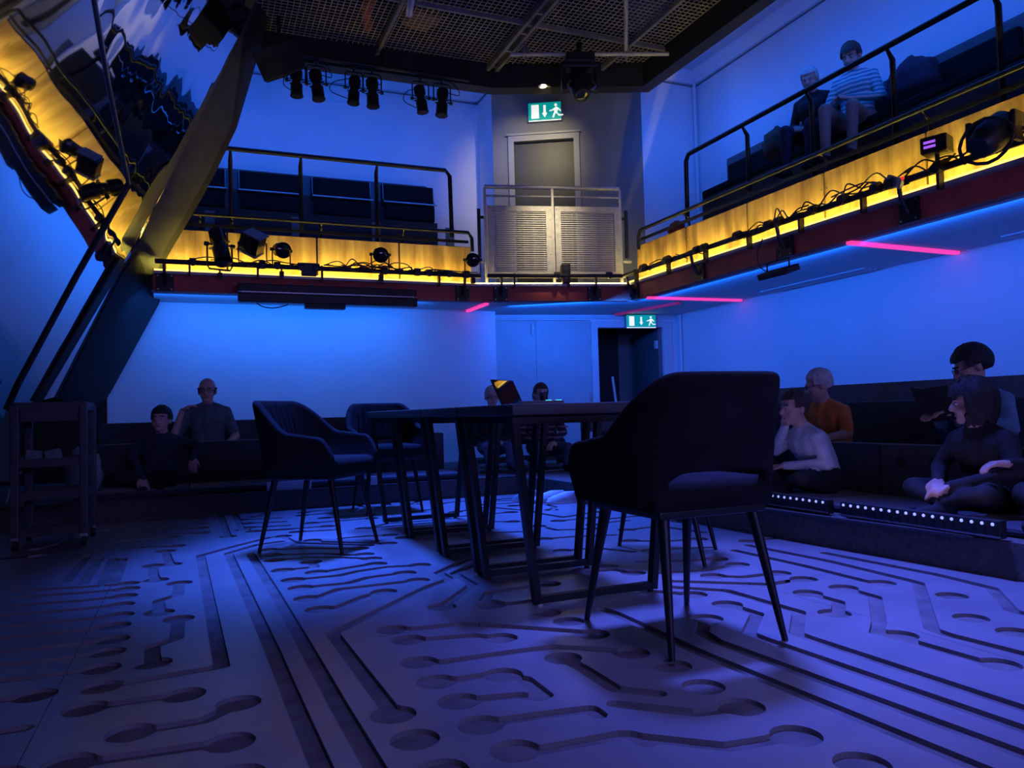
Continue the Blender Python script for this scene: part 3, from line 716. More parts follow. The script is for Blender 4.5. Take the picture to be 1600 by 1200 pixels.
# ------------------------------------------------------------------ theatre lanterns
def lantern(name, label, loc, aimv, yoke, size=1.0, kind='profile', group=None):
    """yoke: +1 hangs from above, -1 stands on a bar below"""
    t = thing(name, label, 'stage light', loc, 0, group)
    a = V(aimv).normalized(); x, y, d = frame(a); s = size
    if kind == 'profile':
        b = MB().lathe([(-.15 * s, .03 * s), (-.14 * s, .052 * s), (-.04 * s, .058 * s), (-.035 * s, .046 * s), (.03 * s, .046 * s), (.035 * s, .062 * s), (.15 * s, .062 * s), (.155 * s, .068 * s), (.165 * s, .068 * s), (.165 * s, .055 * s)], (0, 0, 0), a, 18)
        for k in range(8):
            ang = k * PI / 4; q = (x * math.cos(ang) + y * math.sin(ang)) * (.058 * s)
            b.bar(q - d * .13 * s, q - d * .05 * s, .006 * s, .014 * s, up=q)
        b = b.build('body', 'black_metal', t, True)
        lp, lr = .15 * s, .054 * s
    else:
        b = MB().lathe([(-.09 * s, .03 * s), (-.085 * s, .07 * s), (.05 * s, .078 * s), (.055 * s, .085 * s), (.07 * s, .085 * s), (.07 * s, .07 * s)], (0, 0, 0), a, 18).build('body', 'black_metal', t, True)
        lp, lr = .05 * s, .07 * s
    MB().lathe([(lp, lr), (lp + .01 * s, lr * .7), (lp + .014 * s, .001)], (0, 0, 0), a, 18).build('lens', 'lens_glass', b, True)
    for sg in (-1, 1):
        MB().cyl(x * sg * .055 * s, x * sg * .105 * s, .008 * s, 8).cyl(x * sg * .085 * s, x * sg * .115 * s, .017 * s, 10).build('knob', 'black_plastic', b, True)
    up = V((0, 0, yoke)); xx = V((x.x, x.y, 0)).normalized()
    for k in range(4):
        ang = PI / 4 + k * PI / 2; q = (x * math.cos(ang) + y * math.sin(ang)); MB().bar(q * .04 * s, q * .085 * s, .02 * s, .006 * s, up=a).build('shutter', 'black_metal', b)
    h = .19 * s
    MB().tube([xx * .095 * s, xx * .095 * s + up * h * .85, xx * .08 * s + up * h, -xx * .08 * s + up * h, -xx * .095 * s + up * h * .85, -xx * .095 * s], .0075 * s, 6).build('yoke', 'black_metal', t)
    MB().cyl(up * h, up * (h + .05), .009, 8).cbox(up * (h + .06), (.045, .05, .06), .008).build('hook_clamp', 'black_metal', t)
    return t
GL = [(0.96, 'leftmost of the hanging lights, nearest the loudspeaker'), (1.16, 'second hanging light from the loudspeaker'), (1.54, 'third hanging light from the loudspeaker'),
      (1.73, 'fourth hanging light from the loudspeaker'), (2.25, 'fifth hanging light from the loudspeaker'), (2.49, 'rightmost of the hanging lights below ceiling edge')]
t_ = thing('lighting_bar', 'black scaffold bar under ceiling edge carrying six hanging lights', 'pipe')
MB().tube([(.80, 7.76, 4.375), (2.80, 7.74, 4.375)], .022, 10).build('tube', 'black_metal', t_, True)
for x_ in (.9, 1.85, 2.75): MB().cyl((x_, 7.75, 4.375), (x_, 7.75, 4.56), .012, 8).build('hanger', 'black_metal', t_)
for i, (x_, lab) in enumerate(GL):
    t = lantern('stage_light', 'black profile light, ' + lab, (x_, 7.76, 4.105), (.12 * math.sin(i * 2.1), -.10, -1), 1, .95 + .05 * (i % 2), 'profile', 'lights hanging from the ceiling bar')
    sw = .10 + .05 * (i % 3)
    MB().tube(curve_pts([(.0, .03, .13), (-sw, .02, .06), (-sw * 1.2, .02, -.04), (-sw * .3, .02, -.10)] if i in (2, 4, 0) else [(.0, .03, .13), (sw, .02, .10), (sw * .8, .02, .20), (.04, .02, .26)], 5), .005, 5).build('cable', 'black_plastic', t)
# lights along the back balcony
lantern('stage_light', 'tall black profile light on back balcony rail nearest mirror', (.22, 7.80, 2.41), (.15, -.45, -.9), -1, 1.25, 'profile', 'lights on the balcony rail')
t_ = thing('flood_light', 'square black flood light with pale grey front tilted on balcony rail', 'stage light', (.52, 7.78, 2.45), 0)
rf = Matrix.Rotation(R(-25), 3, 'Z') @ Matrix.Rotation(R(28), 3, 'Y') @ Matrix.Rotation(R(30), 3, 'X')
MB().cbox((0, 0, 0), (.20, .16, .18), .015, rf).build('body', 'black_metal', t_)
MB().cbox(rf @ V((.02, 0, .098)), (.19, .17, .012), .004, rf).build('barn_door', 'mid_grey', t_)
MB().cbox(rf @ V((0, 0, -.10)), (.21, .17, .02), .006, rf).build('front_frame', 'c_beige', t_)
MB().tube([(-.13, 0, 0), (-.13, 0, -.20), (.13, 0, -.20), (.13, 0, 0)], .008, 6).build('yoke', 'black_metal', t_)
lantern('stage_light', 'round black fresnel light on back balcony beside flood light', (.79, 7.78, 2.39), (.25, -1, -.25), -1, .95, 'fresnel', 'lights on the balcony rail')
lantern('stage_light', 'round black fresnel light alone in middle of back balcony', (1.78, 7.78, 2.40), (-.1, -1, -.3), -1, .95, 'fresnel', 'lights on the balcony rail')
lantern('stage_light', 'round black fresnel light at end of back balcony beside balustrade', (2.80, 7.78, 2.40), (-.3, -1, -.3), -1, .9, 'fresnel', 'lights on the balcony rail')
t_ = thing('monitor_speaker', 'small black speaker on ledge below metal balustrade', 'speaker', (3.86, 7.64, 2.155), R(-14))
MB().cbox((0, 0, .11), (.10, .10, .22), .015).build('cabinet', 'black_plastic', t_); MB().cyl((0, -.045, .08), (0, -.054, .08), .035, 16).build('cone', 'dark_grey', t_, True)
MB().cyl((0, -.045, .16), (0, -.054, .16), .018, 12).build('tweeter', 'dark_grey', t_, True)

# lighting bars along both balcony fronts, with sockets and cables
def socket_bar(name, label, Wf, a0, a1, spots, seed):
    rg = random.Random(seed)
    t = thing(name, label, 'lighting bar')
    MB().tube([Wf.p(a0, -.11, 2.235), Wf.p(a1, -.11, 2.235)], .024, 10).build('tube', 'black_metal', t, True)
    for a in spots:
        MB().cyl(Wf.p(a - .03, -.145, 2.24), Wf.p(a + .03, -.145, 2.24), .033 + rg.uniform(0, .01), 12).cyl(Wf.p(a, -.145, 2.22), Wf.p(a, -.185, 2.215), .024, 10).build('socket', 'black_plastic', t, True)
    a = a0 + .3
    while a < a1:
        MB().bar(Wf.p(a, -.11, 2.26), Wf.p(a, -.11, 2.10), .02, .05, up=Wf.n).build('bracket', 'black_metal', t); a += .62
    return t
def cable_loops(name, label, Wf, a0, a1, n, seed, lo=2.16, hi=2.36):
    rg = random.Random(seed); t = thing(name, label, 'cable')
    for k in range(n):
        a = rg.uniform(a0, a1 - .3); L = rg.uniform(.25, .7); pts = []
        for j in range(5):
            pts.append(Wf.p(min(a1, a + L * j / 4), -.10 - rg.uniform(0, .05), rg.uniform(lo + .02, (lo + hi) / 2) + (.06 if j in (1, 2) else 0) * rg.random()))
        MB().tube(curve_pts(pts, 5), .006, 5).build('cable', 'black_plastic', t)
    return t
socket_bar('lighting_bar', 'black socket bar with plugs along back balcony front', WB, .02, 3.28, [.35, .62, .98, 1.12, 1.35, 1.5, 2.2, 2.55, 2.68, 2.9, 3.1], 1)
cable_loops('cable_bundle', 'tangled black cables bundled along middle of back balcony front', WB, 1.45, 2.5, 14, 5, 2.19, 2.40)
cable_loops('cable_bundle', 'loose black cables near mirror end of back balcony', WB, .15, 1.4, 5, 6, 2.2, 2.34)
cable_loops('cable_bundle', 'loose black cables beside balustrade end of back balcony', WB, 2.4, 3.25, 5, 9, 2.2, 2.36)
o = MB().cbox(WB.p(1.43, -.13, 2.215), (.15, .06, .13), .01).build('junction_box', 'dark_grey'); tag(o, 'grey junction box on bar in middle of back balcony', 'box')
socket_bar('lighting_bar', 'black socket bar with plugs along right balcony front', WR, .05, 6.2, [.55, 1.0, 1.5, 1.62, 2.1, 2.5, 2.62, 3.0, 3.3, 3.6, 3.72, 4.1, 4.4, 4.7], 2)
cable_loops('cable_bundle', 'thin black cables looped along far half of right balcony front', WR, .2, 2.6, 9, 11, 2.17, 2.36)
cable_loops('cable_bundle', 'thick tangle of black cables on near half of right balcony front', WR, 2.5, 5.2, 22, 12, 2.18, 2.44)
socket_bar('lighting_bar', 'black cable bar along ledge under metal balustrade', WC, .12, 1.66, [.9, 1.5], 3)

def clamp_plate(label, Wf, a):
    t = thing('mounting_plate', label, 'bracket', Wf.p(a, 0, 2.05), Wf.rz, 'mounting plates on the red beam')
    MB().cbox((0, -.012, 0), (.16, .022, .17), .004).build('plate', 'black_metal', t)
    mb = MB()
    for sx in (-1, 1):
        for sz in (-1, 1): mb.cyl((sx * .06, -.02, sz * .065), (sx * .06, -.03, sz * .065), .008, 8)
    mb.build('bolt', 'steel', t)
    MB().tube([(0, -.03, -.02), (0, -.09, .08), (0, -.11, .19)], .016, 6).build('arm', 'black_metal', t)
for Wf, a, lab in ((WB, .10, 'black bolted plate on red beam beside mirror'), (WB, 3.10, 'black bolted plate on red beam at end of back balcony'), (WC, .28, 'black bolted plate on red beam below left side of balustrade'),
                   (WC, 1.36, 'black bolted plate on red beam below right side of balustrade'), (WR, .14, 'black bolted plate on red beam at far end of right balcony'), (WR, 1.35, 'small black bolted plate in far part of right balcony'),
                   (WR, 2.55, 'black bolted plate above hanging flood on right balcony'), (WR, 3.75, 'large black bolted plate near right edge of picture')):
    clamp_plate(lab, Wf, a)

# long black batten under the back balcony
t_ = thing('led_batten', 'long black lighting batten mounted on red beam of back balcony', 'stage light', (1.27, 7.80, 1.95))
MB().cbox((0, 0, .055), (1.78, .10, .075), .01).build('upper_housing', 'black_metal', t_)
MB().cbox((0, 0, -.045), (1.78, .12, .09), .01).build('lower_housing', 'black_metal', t_)
MB().box((0, -.03, .012), (1.72, .03, .012)).build('reflector', 'steel', t_)
MB().cbox((-.06, 0, -.11), (.40, .10, .05), .008).build('centre_box', 'black_plastic', t_)
mb = MB()
for k in range(9): mb.box((-.8 + k * .2, -.03, .10), (.05, .04, .012))
mb.build('hook', 'mid_grey', t_)
for sx in (-.6, .6): MB().bar((sx, .0, .08), (sx, .16, .12), .03, .02).build('bracket', 'black_metal', t_)
MB().tube(curve_pts([(-.72, 0, -.09), (-.66, 0, -.125), (-.55, 0, -.135), (-.42, 0, -.10)], 5), .006, 5).build('cable', 'black_plastic', t_)

# lights on the right balcony
t_ = thing('flood_light', 'flat black flood light hanging below red beam of right balcony', 'stage light', (4.50, 4.98, 1.90), 0)
MB().cbox((0, 0, -.07), (.16, .34, .055), .012, Matrix.Rotation(R(-18), 3, 'Y')).build('body', 'black_metal', t_)
MB().box((-.02, 0, -.10), (.12, .30, .006), Matrix.Rotation(R(-18), 3, 'Y')).build('lens', 'lens_glass', t_)
MB().tube([(0, -.13, -.05), (0, -.13, .03), (0, .13, .03), (0, .13, -.05)], .008, 6).cyl((0, 0, .03), (.0, 0, .13), .012, 8).build('yoke', 'black_metal', t_)
MB().tube(curve_pts([(0, .12, -.05), (-.02, .20, .02), (-.02, .22, .14), (-.01, .16, .25)], 5), .005, 5).build('cable', 'black_plastic', t_)
t_ = thing('led_projector', 'black lamp with glowing purple display on right balcony bar', 'stage light', (4.47, 3.45, 2.38), R(20))
MB().cbox((0, 0, 0), (.14, .16, .11), .012).build('body', 'black_plastic', t_)
mat('purple_display', (.2, .05, .4), .4, emit=(.45, .12, 1.0), estr=.9)
MB().box((-.072, .02, .015), (.004, .07, .016)).box((-.072, .02, -.015), (.004, .07, .016)).build('display', 'purple_display', t_)
MB().cyl((0, 0, -.055), (0, 0, -.12), .015, 8).build('stem', 'black_metal', t_)
t_ = thing('moving_head_light', 'black moving head lamp with cable coil at right picture edge', 'stage light', (4.40, 3.02, 2.30), R(10))
MB().lathe([(-.13, .05), (-.10, .09), (.04, .10), (.12, .08), (.14, .07)], (0, 0, 0), (-.7, .3, -.6), 20).build('head', 'black_plastic', t_, True)
MB().cbox((.06, 0, .06), (.12, .26, .10), .02).build('base', 'black_plastic', t_)
for s in (-1, 1): MB().cbox((0, s * .125, .01), (.10, .03, .18), .012).build('yoke_arm', 'black_plastic', t_)
MB().tube([V((0, 0, -.02)) + V((-.10 + .01 * math.sin(3 * a), .15 * math.cos(a), .13 * math.sin(a) - .04)) for a in [k * PI / 8 for k in range(34)]], .010, 6).build('cable_coil', 'black_plastic', t_)
t_ = thing('clamp_light', 'pale metal clamp with red lamp on right balcony bar', 'clamp', (4.47, 3.78, 2.24), 0)
MB().cbox((0, 0, 0), (.04, .13, .07), .008, Matrix.Rotation(R(30), 3, 'X')).build('body', 'steel', t_)
mat('red_lamp', (.7, .02, .02), .4, emit=(1, .05, .03), estr=.8)
MB().ell((-.02, -.08, .0), (.012, .012, .012)).build('indicator', 'red_lamp', t_, True)

# ------------------------------------------------------------------ railings
def railing(label, p0, p1, zt, zl, posts, drop0, drop1):
    """tall handrail with posts"""
    t = thing('balcony_railing', label, 'railing')
    p0, p1 = V(p0), V(p1); d = (p1 - p0).normalized()
    top = [p0 + V((0, 0, zt)), p1 + V((0, 0, zt))]
    if drop1: top += [p1 + d * .05 + V((0, 0, zt - .06)), p1 + d * .06 + V((0, 0, drop1))]
    if drop0: top = [p0 - d * .06 + V((0, 0, drop0)), p0 - d * .05 + V((0, 0, zt - .06))] + top
    MB().tube(top, .024, 10).build('handrail', 'rail_black', t, True)
    for q in posts:
        b = p0 + d * q
        off = V((-d.y, d.x, 0)) * .06
        MB().tube([b + V((0, 0, zt - .01)), b + off + V((0, 0, zt - .09)), b + off + V((0, 0, zl))], [.012, .022, .022], 8).build('post', 'rail_black', t, True)
    return t
railing('black handrail on posts in front of back gallery seats', (-.02, 7.95 + .1, 0), (2.60, 7.95 + .1, 0), 3.45, 2.17, [.36, 1.05, 1.85], None, 2.70)
railing('black handrail on posts in front of right gallery seats', (4.87, 6.66, 0), (4.87, .9, 0), 3.42, 2.17, [.86, 1.69, 2.52, 3.35, 4.18, 5.0], 2.70, None)
def low_rail(label, Wf, a0, a1, posts):
    t = thing('balcony_railing', label, 'railing')
    MB().tube([Wf.p(a0, .09, 2.76), Wf.p(a1, .09, 2.76), Wf.p(a1 + .04, .09, 2.70), Wf.p(a1 + .045, .09, 2.55)] if posts[0] < 2.5 and Wf is WB else
              [Wf.p(a0 - .045, .09, 2.55), Wf.p(a0 - .04, .09, 2.70), Wf.p(a0, .09, 2.76), Wf.p(a1, .09, 2.76)], .02, 10).build('rail', 'rail_black', t, True)
    MB().bar(Wf.p(a0, .10, 2.655), Wf.p(a1, .10, 2.655), .02, .03).build('lower_rail', 'rail_black', t)
    for a in posts:
        MB().tube([Wf.p(a, .09, 2.755), Wf.p(a, .155, 2.70), Wf.p(a, .20, 2.40)], .013, 8).build('bracket', 'rail_black', t, True)
low_rail('low steel rail just above wood panels of back balcony', WB, .30, 3.22, [.42, .72, 1.6, 2.48])
low_rail('low steel rail just above wood panels of right balcony', WR, .14, 6.4, [.97, 1.92, 2.86, 3.8, 4.73])

# metal slatted balustrade at the corner
t_ = thing('slatted_balustrade', 'pale metal balustrade with two louvred panels at balcony corner', 'balustrade', WC.p(0, 0, 0), WC.rz)
MB().tube([(.13, .03, 3.275), (1.70, .03, 3.275)], .024, 10).build('handrail', 'galvanised', t_, True)
MB().tube([(.13, .03, 3.17), (1.70, .03, 3.17)], .012, 8).build('mid_rail', 'galvanised', t_, True)
for a in (.13, .905, 1.70): MB().box((a, .03, 2.71), (.028, .045, 1.10)).build('post', 'galvanised', t_)
sl = MB().box((0, 0, 0), (.59, .008, .0125)).mesh('slat', 'galvanised')
for a0, a1 in ((.15, .885), (.925, 1.685)):
    f = MB()
    f.box(((a0 + a1) / 2, 0, 3.02), (a1 - a0, .03, .06)).box(((a0 + a1) / 2, 0, 2.27), (a1 - a0, .03, .06)).box((a0 + .033, 0, 2.645), (.066, .03, .69)).box((a1 - .033, 0, 2.645), (.066, .03, .69))
    fr = f.build('panel_frame', 'galvanised', t_)
    for k in range(28):
        s = link('slat', sl, fr, ((a0 + a1) / 2, .0, 2.312 + k * .0248))
        s.scale = ((a1 - a0 - .13) / .59, 1, 1)
    mb = MB()
    for z in (2.3, 2.5, 2.7, 2.9, 3.02):
        for a in (a0 + .02, a1 - .02): mb.cyl((a, -.015, z), (a, -.021, z), .007, 8)
    mb.build('bolt', 'steel', fr)
    mb = MB()
    for k in range(6): mb.bar((a0 + .09 + k * (a1 - a0 - .18) / 5, .016, 2.30), (a0 + .09 + k * (a1 - a0 - .18) / 5, .016, 2.99), .004, .004)
    mb.build('rod', 'galvanised', fr)
for a in (.06, 1.78):
    MB().box((a, .05, 2.75), (.035, .035, .55)).box((a + (.035 if a < 1 else -.035), .05, 2.93), (.06, .02, .03)).build('gate_stop', 'black_metal', t_)
for a in (.05, 1.77): MB().box((a, .02, 2.42), (.10, .025, .025)).build('bracket', 'galvanised', t_)

# ------------------------------------------------------------------ exit signs
def exit_sign(label, Wf, a0, a1, z0, z1, b):
    t = thing('exit_sign', label, 'exit sign', Wf.p((a0 + a1) / 2, b, (z0 + z1) / 2), Wf.rz)
    L, H = a1 - a0, z1 - z0
    MB().box((0, .03, 0), (L + .015, .06, H + .015)).build('housing', 'frame_grey', t)
    MB().box((0, -.003, 0), (L, .006, H)).build('panel', 'sign_green', t)
    MB().box((0, -.003, -H / 2 - .006), (L, .006, .010)).build('lamp_edge', 'sign_white', t)
    y = -.0085
    sx = L / 3.2; k = H * .78
    def P(pts, ox):
        return [(ox + px * k, y, (py - .5) * k) for px, py in pts]
    def poly(mb, pts, ox):
        q = P(pts, ox); n = len(q); mb.add(q + [(x, y + .003, z) for x, _, z in q], [tuple(range(n)), tuple(range(2 * n - 1, n - 1, -1))] + [(i, (i + 1) % n, n + (i + 1) % n, n + i) for i in range(n)])
    mb = MB(); poly(mb, [(0, 0), (.55, 0), (.55, 1), (0, 1)], -L / 2 + .09 * L); mb.build('door_symbol', 'sign_white', t)
    mb = MB(); poly(mb, [(-.09, .95), (-.09, .38), (-.2, .38), (0, .06), (.2, .38), (.09, .38), (.09, .95)], .0); mb.build('arrow', 'sign_white', t)
    mb = MB(); ox = L * .29
    poly(mb, [(.02, .70), (.22, .76), (.30, .62), (.22, .36), (.08, .34), (-.02, .52)], ox)                        # trunk
    poly(mb, [(.10, .76), (.25, .74), (.42, .60), (.52, .46), (.45, .42), (.34, .54), (.2, .62)], ox)               # rear arm
    poly(mb, [(.05, .72), (-.12, .60), (-.34, .54), (-.34, .46), (-.10, .50), (.06, .60)], ox)                      # front arm
    poly(mb, [(.10, .40), (.22, .36), (.38, .20), (.66, .20), (.66, .11), (.33, .10)], ox)                          # rear leg
    poly(mb, [(.04, .44), (.16, .36), (.04, .20), (-.02, 0), (-.13, 0), (-.07, .24)], ox)                           # front leg
    poly(mb, [(.13 + .11 * math.cos(a * PI / 5), .91 + .11 * math.sin(a * PI / 5)) for a in range(10)], ox)
    mb.build('running_figure', 'sign_white', t)
exit_sign('glowing green exit sign on grey wall above gallery door', WG, .47, .875, 4.355, 4.575, -.062)
exit_sign('glowing green exit sign over lower open doorway', WD, 1.87, 2.275, 1.795, 1.955, -.10)
spot('gallery_downlight', (3.60, 7.47, 4.33), (3.95, 8.60, 3.9), 75, (1.0, .84, .50), 70, 1.0, .03)
spot('balustrade_spot', (3.3, 5.6, 4.45), (3.75, 7.76, 2.72), 21, (1.0, .84, .50), 520, 1.0, .2)
t_ = thing('downlight', 'small round white downlight in black ceiling edge', 'light fitting', (3.60, 7.56, ZB))
MB().lathe([(-.012, .035), (-.012, .045), (0, .045)], (0, 0, 0)).build('rim', 'white_plastic', t_, True); MB().cyl((0, 0, -.013), (0, 0, -.003), .03).build('lens', 'sign_white', t_)

# conduit pipe down the right corner
o = MB().tube([(5.90, 7.90, 4.84), (5.90, 7.90, 2.2)], .021, 10).build('conduit_pipe', 'wall_white', None, True); tag(o, 'white conduit pipe running down corner of upper gallery wall', 'pipe')
o = MB().tube([(5.91, 8.40, 1.95), (5.91, 8.40, .2)], .016, 10).build('conduit_pipe', 'wall_white', None, True); tag(o, 'white conduit pipe on lower wall right of open doorway', 'pipe')
# ------------------------------------------------------------------ leaning mirror wall at the left
def wavy(m, scale, strength, dist):
    nt = MATS[m].node_tree; b = nt.nodes['Principled BSDF']
    tc = nt.nodes.new('ShaderNodeTexCoord'); mp = nt.nodes.new('ShaderNodeMapping'); mp.inputs['Scale'].default_value = scale
    mp.inputs['Rotation'].default_value = (0, R(28), 0)
    n = nt.nodes.new('ShaderNodeTexNoise'); n.inputs['Scale'].default_value = 1.0; n.inputs['Detail'].default_value = 0.6
    bp = nt.nodes.new('ShaderNodeBump'); bp.inputs['Strength'].default_value = strength; bp.inputs['Distance'].default_value = dist
    nt.links.new(tc.outputs['Object'], mp.inputs[0]); nt.links.new(mp.outputs[0], n.inputs[0])
    nt.links.new(n.outputs[0], bp.inputs['Height']); nt.links.new(bp.outputs[0], b.inputs['Normal'])
wavy('mirror_wavy', (4.5, 4.5, 0.9), 1.0, 0.010)
wavy('mirror', (1.6, 1.6, 0.9), 1.0, 0.005)
MN = V((.8604, -.2393, -.4499)).normalized()
t_ = thing('mirror_wall', 'tall leaning mirror wall reflecting the balcony at the left', 'mirror')
def slab(name, pts, m, par, th=.02, off=0.0):
    P = [V(p) + MN * off for p in pts]; Q = [p - MN * th for p in P]; n = len(P)
    return MB().add(P + Q, [tuple(range(n)), tuple(range(2 * n - 1, n - 1, -1))] + [(i, n + i, n + (i + 1) % n, (i + 1) % n) for i in range(n)]).build(name, m, par)
RIDGE = [(-.586, 5.104, 3.624), (-.583, 5.445, 3.447), (-.566, 6.003, 3.184), (-.51, 7.068, 2.725)]
SEAM = [(-.902, 7.12, 1.947), (-1.337, 7.225, 1.059), (-1.428, 7.282, .854)]
EDGE = [(.773, 7.15, 5.133), (.551, 7.304, 4.627), (.438, 7.368, 4.377), (.012, 7.62, 3.44), (-.155, 7.66, 3.09), (-.285, 7.69, 2.82), (-.508, 7.76, 2.33), (-.648, 7.746, 2.099), (-1.19, 7.93, .97)]
slab('glass_panel', [(-1.225, 4.141, 2.914)] + RIDGE + SEAM + [(-1.548, 7.436, .543), (-1.846, 6.27, .594), (-1.472, 4.987, 1.992)], 'mirror', t_)
slab('glass_panel', RIDGE[::-1] + EDGE + SEAM[::-1][:2] + [SEAM[0]], 'mirror_wavy', t_, off=.0)
MB().tube([V(p) + MN * .008 for p in RIDGE], .012, 6).build('ridge_strip', 'steel', t_)
MB().tube([V(p) + MN * .01 for p in [RIDGE[-1]] + SEAM], .017, 6).build('seam_strip', 'black_paint', t_)
MB().bar(V((-.62, 7.62, 2.19)) + MN * .012, V((-1.29, 7.66, .92)) + MN * .012, .13, .02, up=MN).build('seam_board', 'black_paint', t_)
BR = [(0.929, 7.386, 5.307), (0.671, 7.5, 4.752), (0.598, 7.6, 4.473), (0.344, 7.8, 3.603), (0.154, 7.84, 3.172), (-0.004, 7.85, 2.848), (-0.306, 7.85, 2.274), (-0.394, 8.5, 1.94), (-0.934, 8.55, 0.86)]
def beam(name, m, dx, dy, th, par):
    n = len(EDGE); A = [V(p) + V((dx * .6, dy, 0)) for p in EDGE]; B = [V(p) + V((dx, dy, 0)) for p in BR]
    th = V((0, th, 0)); vs = A + B + [p + th for p in A] + [p + th for p in B]; fs = []
    for i in range(n - 1):
        fs += [(i, i + 1, n + i + 1, n + i), (2 * n + i, 3 * n + i, 3 * n + i + 1, 2 * n + i + 1), (i, 2 * n + i, 2 * n + i + 1, i + 1), (n + i, n + i + 1, 3 * n + i + 1, 3 * n + i)]
    fs += [(0, n, 3 * n, 2 * n), (n - 1, 2 * n + n - 1, 4 * n - 1, 2 * n - 1)]
    return MB().add(vs, fs).build(name, m, par, True, 70)
beam('edge_beam', 'dark_grey', 0, 0, .035, t_)
beam('beam_backing', 'black_paint', .05, .04, .04, t_)

# ------------------------------------------------------------------ gallery seating
t_ = thing('gallery_bench', 'dark raised bench against upper back wall behind handrail', 'bench', (0, 0, 2.16))
MB().box2((-.35, 8.72, 0), (2.70, 9.25, .86)).build('base', 'black_paint', t_)
MB().cbox((1.18, 9.26, 1.16), (3.10, .10, .60), .03).build('back_panel', 'bench_panel', t_)
for k in range(4): MB().box((-.2 + k * .9 + .35, 8.705, .5), (.10, .03, .62)).build('upright', 'mid_grey', t_)
def tip_seat(label, x0, x1):
    t = thing('tip_up_seat', label, 'seat', ((x0 + x1) / 2, 8.98, 3.03), 0, 'folded gallery seats on back balcony'); L = x1 - x0
    MB().cbox((0, 0, .36), (L, .08, .26), .02).build('back_pad', 'pad_black', t)
    MB().cbox((0, -.10, .13), (L - .04, .09, .20), .02).build('seat_pad', 'pad_black', t)
    MB().cyl((-L / 2, -.155, .235), (L / 2, -.155, .235), .011, 8).build('rod', 'steel', t)
    for s in (-1, 1):
        MB().tube([(s * (L / 2 - .012), -.155, .235), (s * (L / 2 - .012), -.06, .30), (s * (L / 2 - .012), -.048, .48)], .006, 6).build('bracket', 'steel', t)
for x0, x1, lab in ((-.33, .33, 'black folded gallery seat partly behind mirror edge'), (.45, 1.13, 'black folded gallery seat second from mirror'), (1.25, 1.95, 'black folded gallery seat third from mirror'), (2.08, 2.73, 'black folded gallery seat at right end of upper bench')):
    tip_seat(lab, x0, x1)
t_ = thing('gallery_bench', 'long dark raised bench along upper right wall', 'bench', (0, 0, 2.16))
MB().box2((5.32, .9, 0), (5.72, 7.05, .92)).build('base', 'black_paint', t_)
MB().cbox((5.80, 4.0, 1.2), (.10, 6.3, .52), .03).build('back_panel', 'bench_panel', t_)
for k in range(7): MB().cbox((5.54, 1.5 + k * .86, .965), (.44, .80, .09), .025).build('seat_pad', 'pad_black', t_)
for k in range(7): MB().cbox((5.725, 1.5 + k * .86, 1.18), (.07, .80, .34), .025).build('back_pad', 'pad_black', t_)
def lump(name, label, cat, loc, dims, m, seed, rz=0):
    rg = random.Random(seed); mb = MB()
    c = [(rg.uniform(0, 6.28), rg.uniform(2, 5)) for _ in range(6)]
    n, k = 18, 12; vs = []
    for i in range(k + 1):
        th = PI * i / k
        for j in range(n):
            ph = 2 * PI * j / n
            w_ = 1 + .10 * math.sin(c[0][1] * ph + c[0][0] + 2 * th) + .08 * math.sin(c[1][1] * th * 2 + c[1][0] + ph)
            sx = abs(math.cos(ph)) ** .7 * (1 if math.cos(ph) > 0 else -1); sy = abs(math.sin(ph)) ** .7 * (1 if math.sin(ph) > 0 else -1)
            vs.append((math.sin(th) ** .8 * sx * dims[0] * w_ if th < PI else 0, math.sin(th) ** .8 * sy * dims[1] * w_ if th < PI else 0, dims[2] * (1 + max(-1, math.cos(th) * 1.15 * w_))))
    fs = [(i * n + j, (i + 1) * n + j, (i + 1) * n + (j + 1) % n, i * n + (j + 1) % n) for i in range(k) for j in range(n)]
    o = mb.add(vs, fs).build(name, m, None, True, 80); o.location = loc; o.rotation_euler = (0, 0, rz); return tag(o, label, cat)
lump('coat', 'dark coat bundled on gallery seat beside woman in striped top', 'coat', (5.50, 4.42, 3.17), (.16, .20, .17), 'c_navy', 3)
lump('bag', 'dark brown bag on gallery bench beside white haired man', 'bag', (5.42, 5.92, 3.17), (.13, .16, .15), 'c_brown', 5)
o = lump('cloth', 'small dark red cloth over low rail near balcony corner', 'cloth', (4.85, 6.9, 2.60), (.05, .13, .07), 'red_steel', 6)

# ------------------------------------------------------------------ pit benches
def bench(label, p0, ax, L, seat, back, pads, m='bench_fabric'):
    """seat: (near, far, z0, z1) behind the front; back: (near, far, z0, z1)"""
    t = thing('bench', label, 'bench', (p0[0], p0[1], .15), ax)
    w_ = L / pads
    MB().box2((0, seat[0] + .02, 0), (L, seat[1], seat[2])).build('base', 'black_paint', t)
    cm = MB().cbox((0, (seat[0] + seat[1]) / 2, (seat[2] + seat[3]) / 2), (w_ - .006, seat[1] - seat[0], seat[3] - seat[2]), .018).mesh('seat_pad', m, True)
    bm_ = MB().cbox((0, (back[0] + back[1]) / 2, (back[2] + back[3]) / 2), (w_ - .006, back[1] - back[0], back[3] - back[2]), .02).mesh('back_pad', m, True)
    for k in range(pads):
        link('seat_pad', cm, t, (w_ * (k + .5), 0, 0)); link('back_pad', bm_, t, (w_ * (k + .5), 0, 0))
    return t
bench('low black front bench at back of stage under young man', (-.80, 6.30), 0, 2.95, (.02, .56, .02, .06), (.58, .68, .0, .40), 4)
bench('dark second bench near back wall under bald man', (-.80, 7.05), 0, 2.95, (.02, .58, .12, .20), (.60, .72, .0, .57), 4, 'bench_back_fabric')
